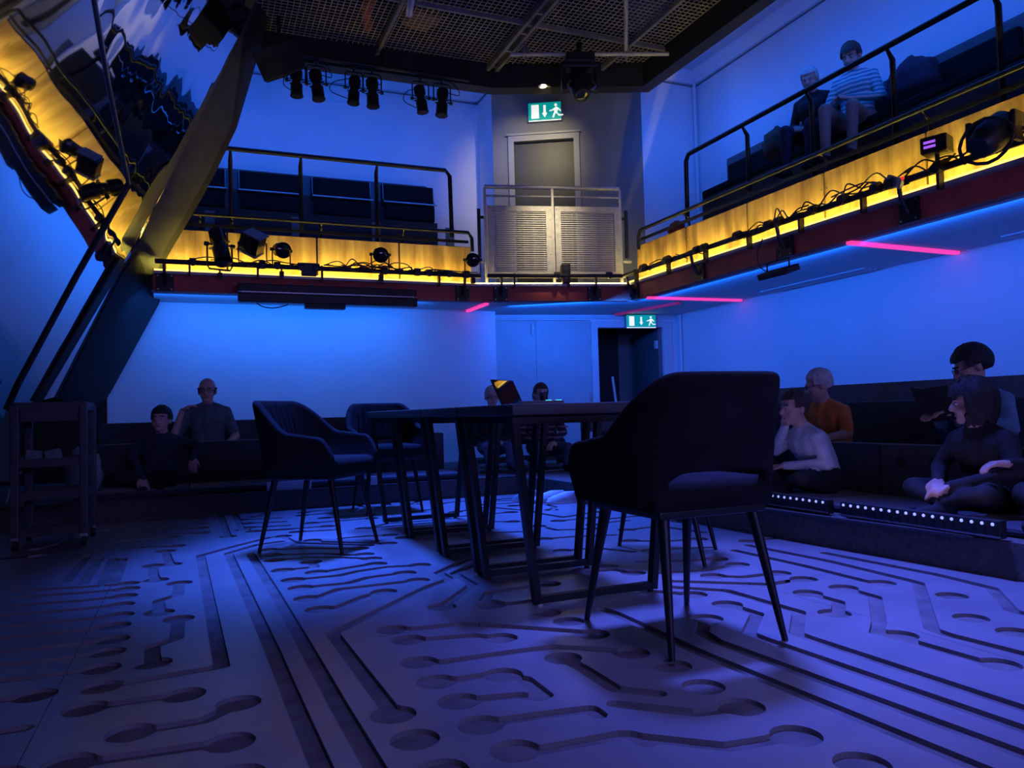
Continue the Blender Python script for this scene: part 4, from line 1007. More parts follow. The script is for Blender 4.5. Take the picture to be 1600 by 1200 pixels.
mb = MB().box2((-.82, 7.79, .15), (2.2, 7.83, .70)); o = mb.build('bench_back_board', 'bench_board'); tag(o, 'dark board behind second bench near back wall', 'board')
bench('low black front bench at right of stage under woman in white', (3.06, 5.0), R(-90), 4.2, (.03, .62, .005, .04), (.64, .72, .0, .33), 5)
bench('dark second bench at right under man reading', (3.79, 5.0), R(-90), 4.2, (.02, .52, .08, .15), (.55, .66, .0, .58), 5, 'bench_back_fabric')
mb = MB().box2((4.47, .9, .15), (4.52, 5.3, .86)); o = mb.build('bench_back_board', 'bench_board'); tag(o, 'dark board behind second bench along right wall', 'board')

# light strips with dots on the right platform edge
def dots(label, y0, y1, n):
    t = thing('led_strip', label, 'light strip', (2.985, y1, .155), R(90), 'dotted light strips on the right platform edge')
    L = y0 - y1
    MB().cbox((L / 2, 0, .040), (L + .05, .05, .075), .008).build('housing', 'black_plastic', t)
    me = MB().ell((0, 0, 0), (.007, .006, .007), None, 10, 6).mesh('led', 'led_dot', True)
    for k in range(n): link('led', me, t, (L * k / (n - 1), .027, .068 - .006))
    MB().bar((-.03, .027, .012), (L + .03, .027, .012), .006, .006).build('edge_strip', 'steel', t)
dots('row of eleven small blue white lights on platform edge behind big chair', 3.48, 3.02, 11)
dots('row of eighteen small blue white lights on platform edge at right', 2.885, 2.118, 18)

# ------------------------------------------------------------------ tables
def table(label, y0, y1):
    t = thing('table', label, 'table', (1.405, (y0 + y1) / 2, 0), 0, 'row of small black tables'); L = y1 - y0
    MB().cbox((0, 0, .7285), (.70, L - .006, .043), .005).build('tabletop', 'table_top', t)
    MB().box((0, 0, .697), (.60, L - .16, .02)).build('underframe', 'table_frame', t)
    for s in (-1, 1):
        yy = s * (L / 2 - .055); fr = None
        for sx in (-1, 1):
            MB().bar((sx * .25, yy, .012), (sx * .325, yy, .706), .026, .036, up=(0, 1, 0)).build('leg', 'table_frame', t)
            MB().cyl((sx * .24, yy, 0), (sx * .24, yy, .014), .012, 8).build('foot', 'white_plastic' if sx < 0 and s < 0 and y0 < 2.8 else 'black_plastic', t)
        MB().bar((-.262, yy, .026), (.262, yy, .026), .03, .026).build('floor_bar', 'table_frame', t)
        MB().bar((-.33, yy, .690), (.33, yy, .690), .03, .03).build('top_bar', 'table_frame', t)
TY = [2.545, 3.185, 3.77, 4.44, 5.11]
for k, lab in enumerate(('small black table nearest the camera with splayed metal frame legs', 'second small black table from the camera', 'third small black table from the camera', 'farthest small black table of the row')):
    table(lab, TY[k], TY[k + 1])

# ------------------------------------------------------------------ tub chairs
def make_chair():
    t = thing('tub_chair', '', 'chair', (0, 0, 0), 0, 'black velvet tub chairs round the tables')
    nu, nv = 41, 9
    def plan(s):                                            # s in -1..1, U-shaped plan, open to +y
        hw, bk, fr, rc = .255, -.235, .235, .17
        L1 = fr - (bk + rc); L2 = rc * PI / 2; L3 = hw - rc; tot = L1 + L2 + L3
        q = abs(s) * tot; sg = 1 if s >= 0 else -1
        if q < L3: return sg * q, bk
        q -= L3
        if q < L2:
            a = q / rc; return sg * (L3 + rc * math.sin(a)), bk + rc - rc * math.cos(a)
        return sg * hw, bk + rc + (q - L2)
    def sm(a, b, x):
        t_ = max(0, min(1, (x - a) / (b - a))); return t_ * t_ * (3 - 2 * t_)
    vs = []
    for i in range(nu):
        s = -1 + 2 * i / (nu - 1); x, y = plan(s); a = abs(s)
        top = .825 - .185 * sm(.30, .62, a) - .02 * sm(.62, .9, a) - .11 * sm(.90, 1.0, a) ** 1.5
        bot = .53 - .11 * sm(.22, .40, a)
        lean = .075 * (1 - sm(.25, .6, a)); flare = .03 * sm(.3, .6, a)
        for j in range(nv):
            v = j / (nv - 1); z = bot + (top - bot) * v
            h = (z - .42) / .41
            sx = 1 + (flare / .25) * h - .10 * (1 - min(1, h * 3)) * sm(.4, .6, a)
            vs.append((x * sx, y - lean * max(0, h) ** 1.2, z))
    fs = [(i * nv + j, (i + 1) * nv + j, (i + 1) * nv + j + 1, i * nv + j + 1) for i in range(nu - 1) for j in range(nv - 1)]
    me = bpy.data.meshes.new('shell'); me.from_pydata(vs, [], fs)
    tmp = bpy.data.objects.new('shell_tmp', me); COL.objects.link(tmp)
    so = tmp.modifiers.new('s', 'SOLIDIFY'); so.thickness = .042; so.offset = 0
    su = tmp.modifiers.new('b', 'SUBSURF'); su.levels = 2
    dg = bpy.context.evaluated_depsgraph_get(); dg.update()
    m2 = bpy.data.meshes.new_from_object(tmp.evaluated_get(dg)); bpy.data.objects.remove(tmp)
    m2.name = 'shell'; m2.materials.clear(); m2.materials.append(MATS['velvet'])
    m2.polygons.foreach_set('use_smooth', [True] * len(m2.polygons))
    sh = link('shell', m2, t)
    # stitched ribs on the inner side of the backrest
    for k in range(-3, 4):
        xx = k * .05
        MB().tube([(xx, -.212 - .01, .58), (xx, -.226, .66), (xx * 1.02, -.252, .74), (xx * 1.02, -.268, .79)], .004, 5).build('stitching', 'velvet', sh, True)
    MB().cbox((0, .01, .455), (.455, .45, .095), .035).build('seat_cushion', 'velvet', t, True, 60)
    MB().cbox((0, .0, .405), (.40, .40, .03), .01).build('seat_frame', 'black_metal', t)
    for sx in (-1, 1):
        for sy in (-1, 1):
            MB().cyl((sx * .165, sy * .165, .41), (sx * .208, sy * .248, 0), .019, 12, .0095).build('leg', 'black_metal', t, True)
    return t
ch = make_chair()
ch.location = (1.445, 2.112, 0); ch.rotation_euler = (0, 0, R(1)); ch['label'] = 'big black velvet tub chair nearest the camera, seen from behind'
dup(ch, (.625, 4.355, 0), (0, 0, R(-128)), 'black velvet tub chair left of the tables, turned sideways')
dup(ch, (1.335, 5.78, 0), (0, 0, R(181)), 'black velvet tub chair at far end of the tables')
dup(ch, (2.09, 3.215, 0), (0, 0, R(46)), 'black velvet tub chair right of the tables, mostly hidden behind the nearest chair')

# ------------------------------------------------------------------ things on the tables
lp = V((1.65, 3.96, .751))
t_ = thing('laptop', 'open laptop on the tables with glossy screen reflecting amber light', 'laptop', lp, R(42))
MB().cbox((0, -.10, .008), (.27, .19, .015), .004).build('base', 'black_plastic', t_)
mb = MB()
for r_ in range(4):
    for c_ in range(11): mb.box((-.11 + c_ * .022, -.05 - r_ * .022, .0165), (.018, .018, .003))
mb.build('keyboard', 'dark_grey', t_)
rl = Matrix.Rotation(R(-25), 3, 'X')
MB().cbox(rl @ V((0, 0, .085)), (.28, .008, .17), .003, rl).build('lid', 'black_plastic', t_)
mat('screen_glass', (.01, .01, .012), .03, var=.02, spec=1.0)
MATS['screen_glass'].node_tree.nodes['Principled BSDF'].inputs['Coat Weight'].default_value = 1.0
MB().box(rl @ V((0, -.0055, .087)), (.262, .003, .152), rl).build('screen', 'screen_glass', t_)
t_ = thing('audio_deck', 'flat grey audio deck with teal lit buttons on the table', 'audio deck', (1.80 - .14, 3.62, .751), R(-20))
MB().cbox((0, 0, .015), (.23, .15, .022), .005).build('body', 'mid_grey', t_)
MB().cbox((.03, 0, .004), (.26, .17, .008), .002).build('base_plate', 'black_plastic', t_)
mat('teal_led', (.1, .6, .6), .4, emit=(.1, .95, .9), estr=1.4)
MB().cyl((.04, -.03, .026), (.04, -.03, .029), .016, 14).build('dial', 'teal_led', t_, True); MB().box((.09, -.05, .027), (.03, .014, .003)).build('button', 'teal_led', t_)
t_ = thing('drinks_cup', 'dark round cup standing beside the audio deck', 'cup', (1.735, 3.74, .751))
MB().lathe([(0, .016), (.002, .019), (.06, .022), (.072, .019), (.079, .010), (.08, .001)], (0, 0, 0), (0, 0, 1), 20).build('body', 'black_plastic', t_, True)
MB().lathe([(.056, .023), (.063, .024), (.067, .022)], (0, 0, 0), (0, 0, 1), 20).build('lid_rim', 'dark_grey', t_, True)

# ------------------------------------------------------------------ trolley
t_ = thing('utility_trolley', 'dark grey three shelf trolley on castors at the left', 'trolley', (-.80, 5.38, 0), R(0))
for sx in (-1, 1):
    for sy in (-1, 1):
        MB().cbox((sx * .175, sy * .20, .45), (.045, .04, .78), .008).build('post', 'dark_grey', t_)
        MB().cyl((sx * .175 - .012, sy * .20, .035), (sx * .175 + .012, sy * .20, .035), .035, 16).build('castor', 'black_plastic', t_, True)
        MB().box((sx * .175, sy * .20, .065), (.04, .05, .02)).build('castor_fork', 'steel', t_)
for z, h in ((.83, .05), (.50, .05), (.31, .05), (.10, .05)):
    q = MB().box((0, 0, z - h / 2 + .008), (.36, .42, .015))
    for sy in (-1, 1): q.box((0, sy * .205, z), (.36, .012, h))
    for sx in (-1, 1): q.box((sx * .182, 0, z), (.012, .42, h))
    q.build('tray', 'dark_grey', t_)
MB().cbox((0, -.19, .775), (.30, .012, .07), .004).build('front_panel', 'dark_grey', t_)
for sx, lab in ((-.89, 'left of two pale plastic packs on trolley shelf'), (-.79, 'right of two pale plastic packs on trolley shelf')):
    o = MB().cbox((0, 0, .042), (.085, .05, .08), .012, Matrix.Rotation(.15 * (1 if sx < -.85 else -1), 3, 'Y')).build('plastic_pack', 'c_grey', None, True); o.location = (sx, 5.24, .493); tag(o, lab, 'packet')
lump('bag', 'dark grey fabric bag on platform beside the trolley', 'bag', (-.78, 6.50, .15), (.12, .11, .18), 'c_grey', 8)
o = MB().tube(curve_pts([(-1.08, 5.5, .25), (-1.05, 5.5, .36), (-1.0, 5.5, .44)], 4), .006, 6).build('cable', 'white_plastic'); tag(o, 'short pale cable hanging left of the trolley', 'cable')
lump('jacket', 'dark jacket lying on bench beside bald man', 'jacket', (.40, 7.35, .35), (.13, .14, .07), 'c_black', 11)
# pale colour stands for lit floor seen through gaps; tape on the corner floor
for a, b, lab in (((.50, 6.262), (.84, 6.262), 'pale strip of lit floor in gap at platform edge behind left chair'), ((1.29, 6.262), (1.37, 6.262), 'small pale patch of lit floor in gap at platform edge behind far chair')):
    o = MB().box2((a[0], a[1] - .004, .155), (b[0], a[1] + .010, .225)).build('lit_gap', 'white_plastic'); tag(o, lab, 'board')
for (a, b, lab) in (((2.86, 6.6), (4.2, 6.9), 'white tape line on platform nearest the corner chairs'), ((3.2, 6.35), (4.3, 6.95), 'second white tape line crossing the corner platform')):
    o = MB().bar((*a, .152), (*b, .152), .025, .004).build('floor_tape', 'paper'); tag(o, lab, 'tape')
# shoes left on the floor by the corner of the platform
def shoe(name, label, loc, rz, m):
    t = thing(name, label, 'shoe', loc, rz, 'trainers left at platform corner')
    n = 14
    def ring(z, k, f): return [(math.cos(a) * .043 * k * (1.0 + .12 * math.sin(a)), math.sin(a) * .13 * k + f, z) for a in [2 * PI * j / n for j in range(n)]]
    def loft(rs):
        mb = MB(); vs = [p for r_ in rs for p in r_]; kk = len(rs)
        return mb.add(vs, [(i * n + j, i * n + (j + 1) % n, (i + 1) * n + (j + 1) % n, (i + 1) * n + j) for i in range(kk - 1) for j in range(n)] + [tuple(range(n - 1, -1, -1)), tuple((kk - 1) * n + j for j in range(n))])
    loft([ring(0, 1, 0), ring(.02, 1.03, 0)]).build('sole', 'white_plastic', t, True)
    loft([ring(.02, .98, 0), ring(.045, .95, -.005), ring(.065, .75, -.03), ring(.085, .5, -.06), ring(.09, .42, -.065)]).build('upper', m, t, True, 60)
    for k in range(3): MB().tube(curve_pts([(-.03, .01 + k * .022, .066 - k * .008), (0, .012 + k * .022, .076 - k * .008), (.03, .01 + k * .022, .066 - k * .008)], 3), .004, 5).build('lace', 'paper', t)
shoe('trainer', 'pale white trainer on floor at corner of platform', (2.58, 5.52, 0), R(75), 'c_white')
shoe('trainer', 'grey trainer on floor left of the white trainers', (2.46, 5.66, 0), R(60), 'c_grey')
shoe('trainer', 'second white trainer partly hidden by big chair', (2.63, 5.38, 0), R(85), 'c_white')
# stacking chairs in the corner
def corner_chair(label, loc, rz, sh=.13):
    t = thing('low_chair', label, 'chair', loc, rz, 'low chairs in the corner by the doors')
    MB().cbox((0, 0, sh - .02), (.42, .40, .04), .015).build('seat', 'bench_panel', t)
    MB().cbox((0, -.20, sh + .24), (.42, .035, .26), .012).build('backrest', 'bench_panel', t)
    for sx in (-1, 1):
        MB().tube([(sx * .2, .18, 0), (sx * .2, .16, sh - .04)], .011, 8).build('leg', 'steel', t, True)
        MB().tube([(sx * .2, -.2, 0), (sx * .2, -.19, sh - .01), (sx * .2, -.21, sh + .32)], .011, 8).build('leg', 'steel', t, True)
    MB().tube([(-.2, .17, sh * .4), (.2, .17, sh * .4)], .008, 8).build('stretcher', 'steel', t)
corner_chair('low grey chair under man with white hair by the doors', (2.70, 6.98, .15), R(170))
corner_chair('low grey chair under man in striped jumper by the doors', (3.22, 6.98, .15), R(172))
corner_chair('empty low grey chair right of the seated men by the doors', (3.78, 6.70, .15), R(165), .24)
# ------------------------------------------------------------------ people
def rotz(a): return Matrix.Rotation(a, 3, 'Z')
def person(label, loc, rz, J, top, bottom, skin='skin_a', shoes='c_black', hair=None, hairmat='hair_dark', scale=.9, head=(0, 0), lean=.0, slouch=1.0,
           sleeve=1.0, glasses=False, build=1.0, voxel=.0085, name='person', beard=None, legs=None, neckmat=None, hands=(True, True)):
    """Seated figure. Local frame: +y forward, +x to the person's left..right axis, z up from the seat.
    J: joints eL,wL,eR,wR (elbows, wrists), kL,aL,kR,aR (knees, ankles), hand directions hL,hR."""
    root = thing(name, label, 'person', loc, rz)
    s = scale; b_ = build
    def S(p): return V(p) * s
    pel = S((0, .02, .10)); wai = S((0, lean * .35 - .01, .10 + .20 * slouch)); che = S((0, lean * .75, .10 + .36 * slouch)); nek = S((0, lean * 1.0, .10 + .505 * slouch))
    hc = nek + S((0, .03 + lean * .25, .135))
    shL, shR = nek + S((-.160 * b_, -.01, -.075)), nek + S((.160 * b_, -.01, -.075))
    hpL, hpR = S((-.09, .03, .08)), S((.09, .03, .08))
    g = lambda k, d: S(J.get(k, d))
    eL, wL, eR, wR = g('eL', (-.24, .06, .28)), g('wL', (-.12, .28, .20)), g('eR', (.24, .06, .28)), g('wR', (.12, .28, .20))
    kL, aL, kR, aR = g('kL', (-.13, .44, .12)), g('aL', (-.12, .42, -.27)), g('kR', (.13, .44, .12)), g('aR', (.12, .42, -.27))
    caps = []                                              # (p0, p1, r0, r1, material slot)  slots: 0 skin 1 top 2 bottom 3 shoes
    def C(a, b, r0, r1, m): caps.append((V(a), V(b), r0 * s, r1 * s, m))
    wd = S((.075 * b_, 0, 0))
    C(pel - wd * 1.0, pel + wd * 1.0, .115, .115, 2)
    C(pel + S((0, 0, .05)) - wd * .7, wai - wd * .7, .105, .10, 1); C(pel + S((0, 0, .05)) + wd * .7, wai + wd * .7, .105, .10, 1)
    C(wai - wd * .7, che - wd, .10, .105, 1); C(wai + wd * .7, che + wd, .10, .105, 1)
    C(wai, che, .115, .115, 1)
    C(che, nek - S((0, 0, .03)), .10, .065, 1); C(nek - S((0, .01, .01)), shL, .056, .056, 1); C(nek - S((0, .01, .01)), shR, .056, .056, 1); C(che - wd, shL, .09, .06, 1); C(che + wd, shR, .09, .06, 1)
    C(nek - S((0, 0, .02)), hc + S((0, -.01, -.04)), .052, .05, 0)
    for sh, el, wr, hd, sd, hv in ((shL, eL, wL, 'hL', -1, hands[0]), (shR, eR, wR, 'hR', 1, hands[1])):
        C(sh, el, .056, .044, 1)
        if sleeve >= 1: C(el, wr, .044, .030, 1)
        else:
            mid = sh.lerp(el, .80)
            caps[-1] = (sh, mid, .058 * s, .052 * s, 1); C(mid, el, .045, .040, 0); C(el, wr, .040, .027, 0)
        if not hv: continue
        d = V(J.get(hd, (wr - el))).normalized()
        x, y, _ = frame(d, J.get(hd + 'u', (0, 0, 1)))
        p0 = wr + d * .015 * s; p1 = wr + d * .075 * s
        for k in (-1, 0, 1): C(p0 + x * k * .014 * s, p1 + x * k * .022 * s, .018, .015, 0)
        for k, L in zip((-1.5, -.5, .5, 1.5), (.058, .072, .075, .066)):
            a = p1 + x * k * .019 * s; m1 = a + (d * .9 - y * .35).normalized() * L * .55 * s; e1 = m1 + (d * .6 - y * .8).normalized() * L * .5 * s
            C(a, m1, .0105, .0095, 0); C(m1, e1, .0095, .008, 0)
        tb = p0 + x * sd * -.028 * s; tm = tb + (d * .7 - x * sd * .6 - y * .3).normalized() * .04 * s
        C(tb, tm, .013, .011, 0); C(tm, tm + (d * .9 - x * sd * .1 - y * .3).normalized() * .03 * s, .011, .009, 0)
    for hp, kn, an, sd in ((hpL, kL, aL, -1), (hpR, kR, aR, 1)):
        C(hp, kn, .085, .060, 2); C(kn, an, .058, .042, 2)
        fdir = V((sd * .2, 1, 0)).normalized()
        C(an + S((0, -.03, -.045)), an + fdir * .15 * s + S((0, 0, -.06)), .042, .034, 3)
    # head, in its own frame
    hr = Matrix.Rotation(R(head[0]), 3, 'Z') @ Matrix.Rotation(R(head[1]), 3, 'X')
    def Hh(p): return hc + hr @ (V(p) * s)
    hm = MB()
    hm.ell(Hh((0, -.012, .035)), (.076 * s, .095 * s, .088 * s), hr, 18, 12)
    hm.ell(Hh((0, .022, -.035)), (.062 * s, .072 * s, .082 * s), hr, 16, 10)
    hm.ell(Hh((0, .066, -.090)), (.030 * s, .026 * s, .024 * s), hr)
    hm.ell(Hh((0, .080, .022)), (.050 * s, .014 * s, .012 * s), hr)
    hm.cap(Hh((0, .090, .010)), Hh((0, .108, -.026)), .010 * s, .015 * s)
    for sd in (-1, 1):
        hm.ell(Hh((sd * .078, -.012, -.012)), (.011 * s, .020 * s, .032 * s), hr); hm.ell(Hh((sd * .040, .062, -.040)), (.024 * s, .022 * s, .020 * s), hr)
    mb = MB()
    for a, b, r0, r1, m in caps: mb.cap(a, b, r0, r1)
    mb.add(hm.v, hm.f)
    me = bpy.data.meshes.new('body'); me.from_pydata(mb.v, [], mb.f)
    tmp = bpy.data.objects.new('tmp_body', me); COL.objects.link(tmp)
    rm = tmp.modifiers.new('r', 'REMESH'); rm.mode = 'VOXEL'; rm.voxel_size = voxel; rm.use_smooth_shade = True
    smo = tmp.modifiers.new('s', 'SMOOTH'); smo.iterations = 3; smo.factor = .5
    dg = bpy.context.evaluated_depsgraph_get(); dg.update()
    body = bpy.data.meshes.new_from_object(tmp.evaluated_get(dg)); bpy.data.objects.remove(tmp); body.name = 'body'
    body.materials.clear()
    for m in (skin, top, bottom, shoes): body.materials.append(MATS[m])
    n = len(body.polygons); cen = np.zeros(n * 3); body.polygons.foreach_get('center', cen); cen = cen.reshape(-1, 3)
    best = np.full(n, 9.0); idx = np.zeros(n, dtype=np.int32)
    for a, b, r0, r1, m in caps:
        A = np.array(a); Dv = np.array(b) - A; L = max(1e-9, (Dv ** 2).sum())
        t = np.clip(((cen - A) @ Dv) / L, 0, 1); dist = np.linalg.norm(cen - A - t[:, None] * Dv, axis=1) - (r0 + (r1 - r0) * t)
        k = dist < best; best[k] = dist[k]; idx[k] = m
    hd = np.linalg.norm((cen - np.array(hc)) / (np.array([.095, .12, .13]) * s), axis=1) < 1
    idx[hd] = 0
    body.polygons.foreach_set('material_index', idx); body.polygons.foreach_set('use_smooth', [True] * n); body.update()
    o = link('body', body, root)
    # eyes, brows, mouth
    for sd in (-1, 1):
        e = MB().ell(Hh((sd * .031, .079, .004)), (.011 * s, .008 * s, .0075 * s), hr, 10, 6).build('eye', 'eye_white', root, True)
        MB().ell(Hh((sd * .031, .0855, .004)), (.0055 * s, .003 * s, .0055 * s), hr, 8, 6).build('iris', 'eye_dark', e, True)
        MB().tube([Hh((sd * .012, .093, .026)), Hh((sd * .030, .092, .031)), Hh((sd * .050, .078, .026))], .004 * s, 6).build('eyebrow', hairmat, root)
    MB().ell(Hh((0, .090, -.062)), (.024 * s, .007 * s, .007 * s), hr, 12, 6).build('mouth', 'lip', root, True)
    if hair:
        def keep(p):                                        # p in head units
            x, y, z = p
            if hair in ('short', 'crop', 'full') and y > -.035 and z < .004: return False
            if hair == 'bald': return z < .035 and y < .015 and z > -.055
            if hair == 'short': return (y < .035 and z > -.05 - y * .2) or z > .068
            if hair == 'crop': return (y < .035 and z > -.045) or z > .060
            if hair == 'full': return (y < .045 and z > -.07) or z > .052
            if hair == 'bob': return (y < .05) or z > .05
        hb = MB(); nn, kk = 36, 26; rgs = random.Random(hash(label) % 1000)
        ph0 = [rgs.uniform(0, 6) for _ in range(4)]
        grid = {}
        for i in range(kk + 1):
            th = PI * i / kk
            for j in range(nn):
                ph = 2 * PI * j / nn
                fl = 1 + .035 * math.sin(7 * ph + ph0[0]) * math.sin(5 * th + ph0[1]) + .02 * math.sin(13 * ph + ph0[2])
                th_ = {'bald': .07, 'short': .05, 'crop': .12, 'full': .16, 'bob': .22}[hair]
                rad = (1.0 + th_) * fl
                zr = .098 if hair != 'bob' else (.098 if th < PI / 2 else .17)
                grid[i, j] = V((math.sin(th) * math.cos(ph) * .082 * rad, math.sin(th) * math.sin(ph) * .101 * rad - .014, math.cos(th) * zr * rad * (1 if hair != 'bald' else .95) + .03))
        for i in range(kk):
            for j in range(nn):
                q = [grid[i, j], grid[i + 1, j], grid[i + 1, (j + 1) % nn], grid[i, (j + 1) % nn]]
                c = sum(q, V()) / 4
                if keep(c) and c.z > -.13:
                    inner = [V((p.x * .86, (p.y + .014) * .86 - .014, (p.z - .03) * .86 + .03)) for p in q]
                    hb.add([Hh(p) for p in q + inner], [(0, 1, 2, 3), (7, 6, 5, 4), (0, 4, 5, 1), (1, 5, 6, 2), (2, 6, 7, 3), (3, 7, 4, 0)])
        me = hb.mesh('hair', hairmat, True, 60)
        bm = bmesh.new(); bm.from_mesh(me); bmesh.ops.remove_doubles(bm, verts=bm.verts, dist=.0002 * s)
        seen = {}
        for f in bm.faces: seen.setdefault(tuple(sorted(v.index for v in f.verts)), []).append(f)
        dd = [f for k in seen.values() if len(k) > 1 for f in k]
        bmesh.ops.delete(bm, geom=dd, context='FACES_ONLY'); bmesh.ops.recalc_face_normals(bm, faces=bm.faces); bm.to_mesh(me); bm.free()
        me.polygons.foreach_set('use_smooth', [True] * len(me.polygons))
        link('hair', me, root)
    if beard:
        MB().ell(Hh((0, .045, -.085)), (.052 * s, .052 * s, .040 * s), hr, 14, 8).build('beard', beard, root, True)
    if glasses:
        gl = thing_part('glasses', root)
        for sd in (-1, 1):
            MB().tube([Hh((sd * .033 + .021 * math.cos(a), .0985, .003 + .016 * math.sin(a))) for a in [k * PI / 6 for k in range(13)]], .0022 * s, 5).build('rim', 'black_plastic', gl)
            MB().tube([Hh((sd * .054, .098, .006)), Hh((sd * .080, .03, .004)), Hh((sd * .082, -.02, -.002))], .0022 * s, 5).build('temple', 'black_plastic', gl)
        MB().tube([Hh((-.012, .099, .006)), Hh((.012, .099, .006))], .0022 * s, 5).build('bridge', 'black_plastic', gl)
    return root
def thing_part(name, par):
    o = bpy.data.objects.new(name, None); o.empty_display_size = .02; COL.objects.link(o); o.parent = par; return o

# local +y is forward; rz turns it (0 faces away from the camera, 180 faces it)
# bald man on the second back bench, hand at his shoulder
person('bald man in grey green jumper on back bench, one hand at shoulder', (.09, 7.42, .35), R(168), dict(eR=(.29, .16, .22), wR=(.20, .13, .50), hR=(-.75, .05, .45), eL=(-.26, .02, .24), wL=(-.18, .24, .12), kL=(-.15, .38, .16), aL=(-.14, .40, -.10), kR=(.16, .38, .16), aR=(.15, .40, -.10)),
       'c_teal', 'c_jeans', 'skin_b', 'c_black', 'bald', 'hair_brown', .93, (4, -4), -.02, .90, .8, True)
# young man on the low front bench
person('young man with dark hair in dark top on low bench, arm stretched along bench', (-.28, 6.68, .20), R(170), dict(eR=(.20, .10, .30), wR=(.08, .26, .10), eL=(-.34, -.02, .36), wL=(-.30, .12, .26), hL=(-.02, .05, -1), kL=(-.24, .28, .14), aL=(-.04, .18, .06), kR=(.26, .28, .13), aR=(.04, .22, .06)),
       'c_navy', 'c_black', 'skin_b', 'c_black', 'crop', 'hair_dark', .88, (-6, 4), -.10, .74)
# men by the doors
person('white haired man with glasses in dark jacket seated by doors', (2.67, 6.98, .315), R(168), dict(eL=(-.25, .05, .26), wL=(-.05, .26, .16), eR=(.25, .05, .26), wR=(.07, .26, .15), kL=(-.13, .42, .10), kR=(.13, .42, .10), aL=(-.12, .46, -.06), aR=(.12, .46, -.06)), 'c_black', 'c_jeans', 'skin_b', 'c_black', 'short', 'hair_white', .84, (0, -6), .03, .86, 1, True)
person('man in striped jumper seated by doors behind laptop', (3.20, 6.98, .28), R(166), dict(eL=(-.25, .05, .26), wL=(-.08, .28, .16), eR=(.25, .05, .26), wR=(.09, .26, .15), kL=(-.22, .42, .10), kR=(.13, .42, .10), aL=(-.18, .46, -.06), aR=(.12, .46, -.06)), 'c_stripe_multi', 'c_jeans', 'skin_b', 'c_black', 'short', 'hair_brown', .88, (8, -4), .02, .92)
person('fair haired person in pale blue shirt half hidden behind man in striped jumper', (3.42, 7.5, .30), R(172), dict(eL=(-.25, .08, .26), wL=(-.22, .25, .30), aL=(-.12, .46, -.06), aR=(.12, .46, -.06)), 'c_blue', 'c_navy', 'skin_b', 'c_black', 'short', 'hair_brown', .86, (20, -10), .02, .84)
# right benches
person('woman in white cardigan with short dark hair, chin on hand', (3.50, 3.56, .185), R(78), dict(eR=(.17, .26, .30), wR=(.05, .25, .47), hR=(-.2, -.05, .6), eL=(-.25, .12, .22), wL=(-.02, .30, .20), kL=(-.24, .30, .13), aL=(.03, .30, .07), kR=(.24, .30, .13), aR=(-.04, .36, .08)),
       'c_white', 'c_black', 'skin_a', 'c_black', 'short', 'hair_brown', .86, (5, -4), .14, .72)
person('white haired man in orange t-shirt with glasses looking down', (4.10, 4.05, .29), R(95), dict(eL=(-.22, .12, .26), wL=(-.12, .32, .22), eR=(.24, .10, .26), wR=(.10, .30, .22), aL=(-.12, .40, -.10), aR=(.12, .40, -.10)),
       'c_orange', 'c_navy', 'skin_a', 'c_black', 'short', 'hair_white', .88, (-42, -14), .10, .80, .7, True)
rd = person('dark haired man with glasses in blue shirt reading a book', (4.14, 2.98, .27), R(80), dict(eL=(-.26, .08, .30), wL=(-.07, .25, .40), hL=(.3, .8, .1), eR=(.27, .02, .26), wR=(.09, .25, .38), hR=(-.3, .8, .1), aL=(-.12, .40, -.10), aR=(.12, .40, -.10)),
       'c_blue', 'c_black', 'skin_a', 'c_black', 'crop', 'hair_dark', .96, (-30, -22), .03, .86, 1, True)
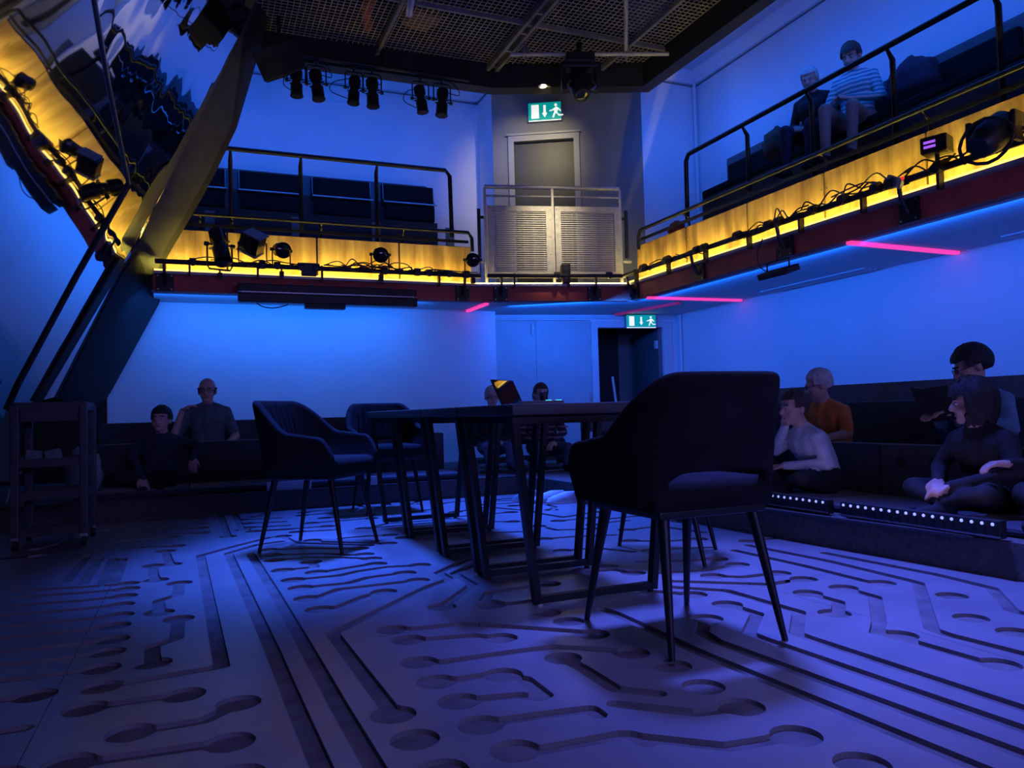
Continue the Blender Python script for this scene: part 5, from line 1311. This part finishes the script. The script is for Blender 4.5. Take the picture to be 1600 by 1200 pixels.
t_ = thing('book', 'open book with white pages held by man reading', 'book', (3.79, 3.04, .70), R(80))
rb = Matrix.Rotation(R(68), 3, 'X')
for sx in (-1, 1):
    rr = rb @ Matrix.Rotation(R(sx * -16), 3, 'Y')
    MB().box(rr @ V((sx * .068, 0, 0)), (.132, .19, .010), rr).build('pages', 'paper', t_)
    MB().box(rr @ V((sx * .070, 0, -.008)), (.140, .20, .005), rr).build('cover', 'c_black', t_)
person('woman with dark bobbed hair in dark clothes on right front bench', (3.50, 2.50, .185), R(82), dict(eR=(.24, .12, .24), wR=(.06, .30, .18), eL=(-.25, .10, .24), wL=(-.04, .32, .16), kL=(-.24, .30, .13), aL=(.03, .30, .07), kR=(.24, .30, .13), aR=(-.04, .36, .08)),
       'c_black', 'c_black', 'skin_a', 'c_black', 'bob', 'hair_dark', .86, (-40, -6), .06, .74)
person('person at right picture edge in dark clothes, hand resting forward', (3.55, 1.95, .185), R(75), dict(eR=(.33, .10, .24), wR=(.30, .32, .27), hR=(.25, 1, 0), eL=(-.25, .1, .24), kL=(-.24, .30, .13), aL=(.03, .30, .07), kR=(.24, .30, .13), aR=(-.04, .36, .08)),
       'c_black', 'c_black', 'skin_a', 'c_black', 'short', 'hair_dark', .92, (0, 0), -.08, .88)
# balcony spectators
person('white haired man in dark jacket on upper right balcony looking down', (5.46, 5.42, 3.13), R(108), dict(eL=(-.25, .08, .26), wL=(-.08, .28, .18), eR=(.25, .06, .26), wR=(.10, .28, .18), aL=(-.12, .46, -.28), aR=(.12, .46, -.28)), 'c_black', 'c_navy', 'skin_b', 'c_black', 'short', 'hair_white', .92, (10, -28), .10, .88, beard='hair_grey')
person('woman in teal striped top on upper right balcony looking down', (5.46, 4.96, 3.11), R(110), dict(eL=(-.25, .08, .26), wL=(-.02, .30, .26), eR=(.25, .10, .28), wR=(.04, .32, .26), kR=(.13, .42, .16), aR=(.12, .46, -.26), aL=(-.12, .46, -.28)), 'c_stripe_teal', 'c_beige', 'skin_b', 'c_black', 'crop', 'hair_brown', .94, (0, -30), .06, .94)
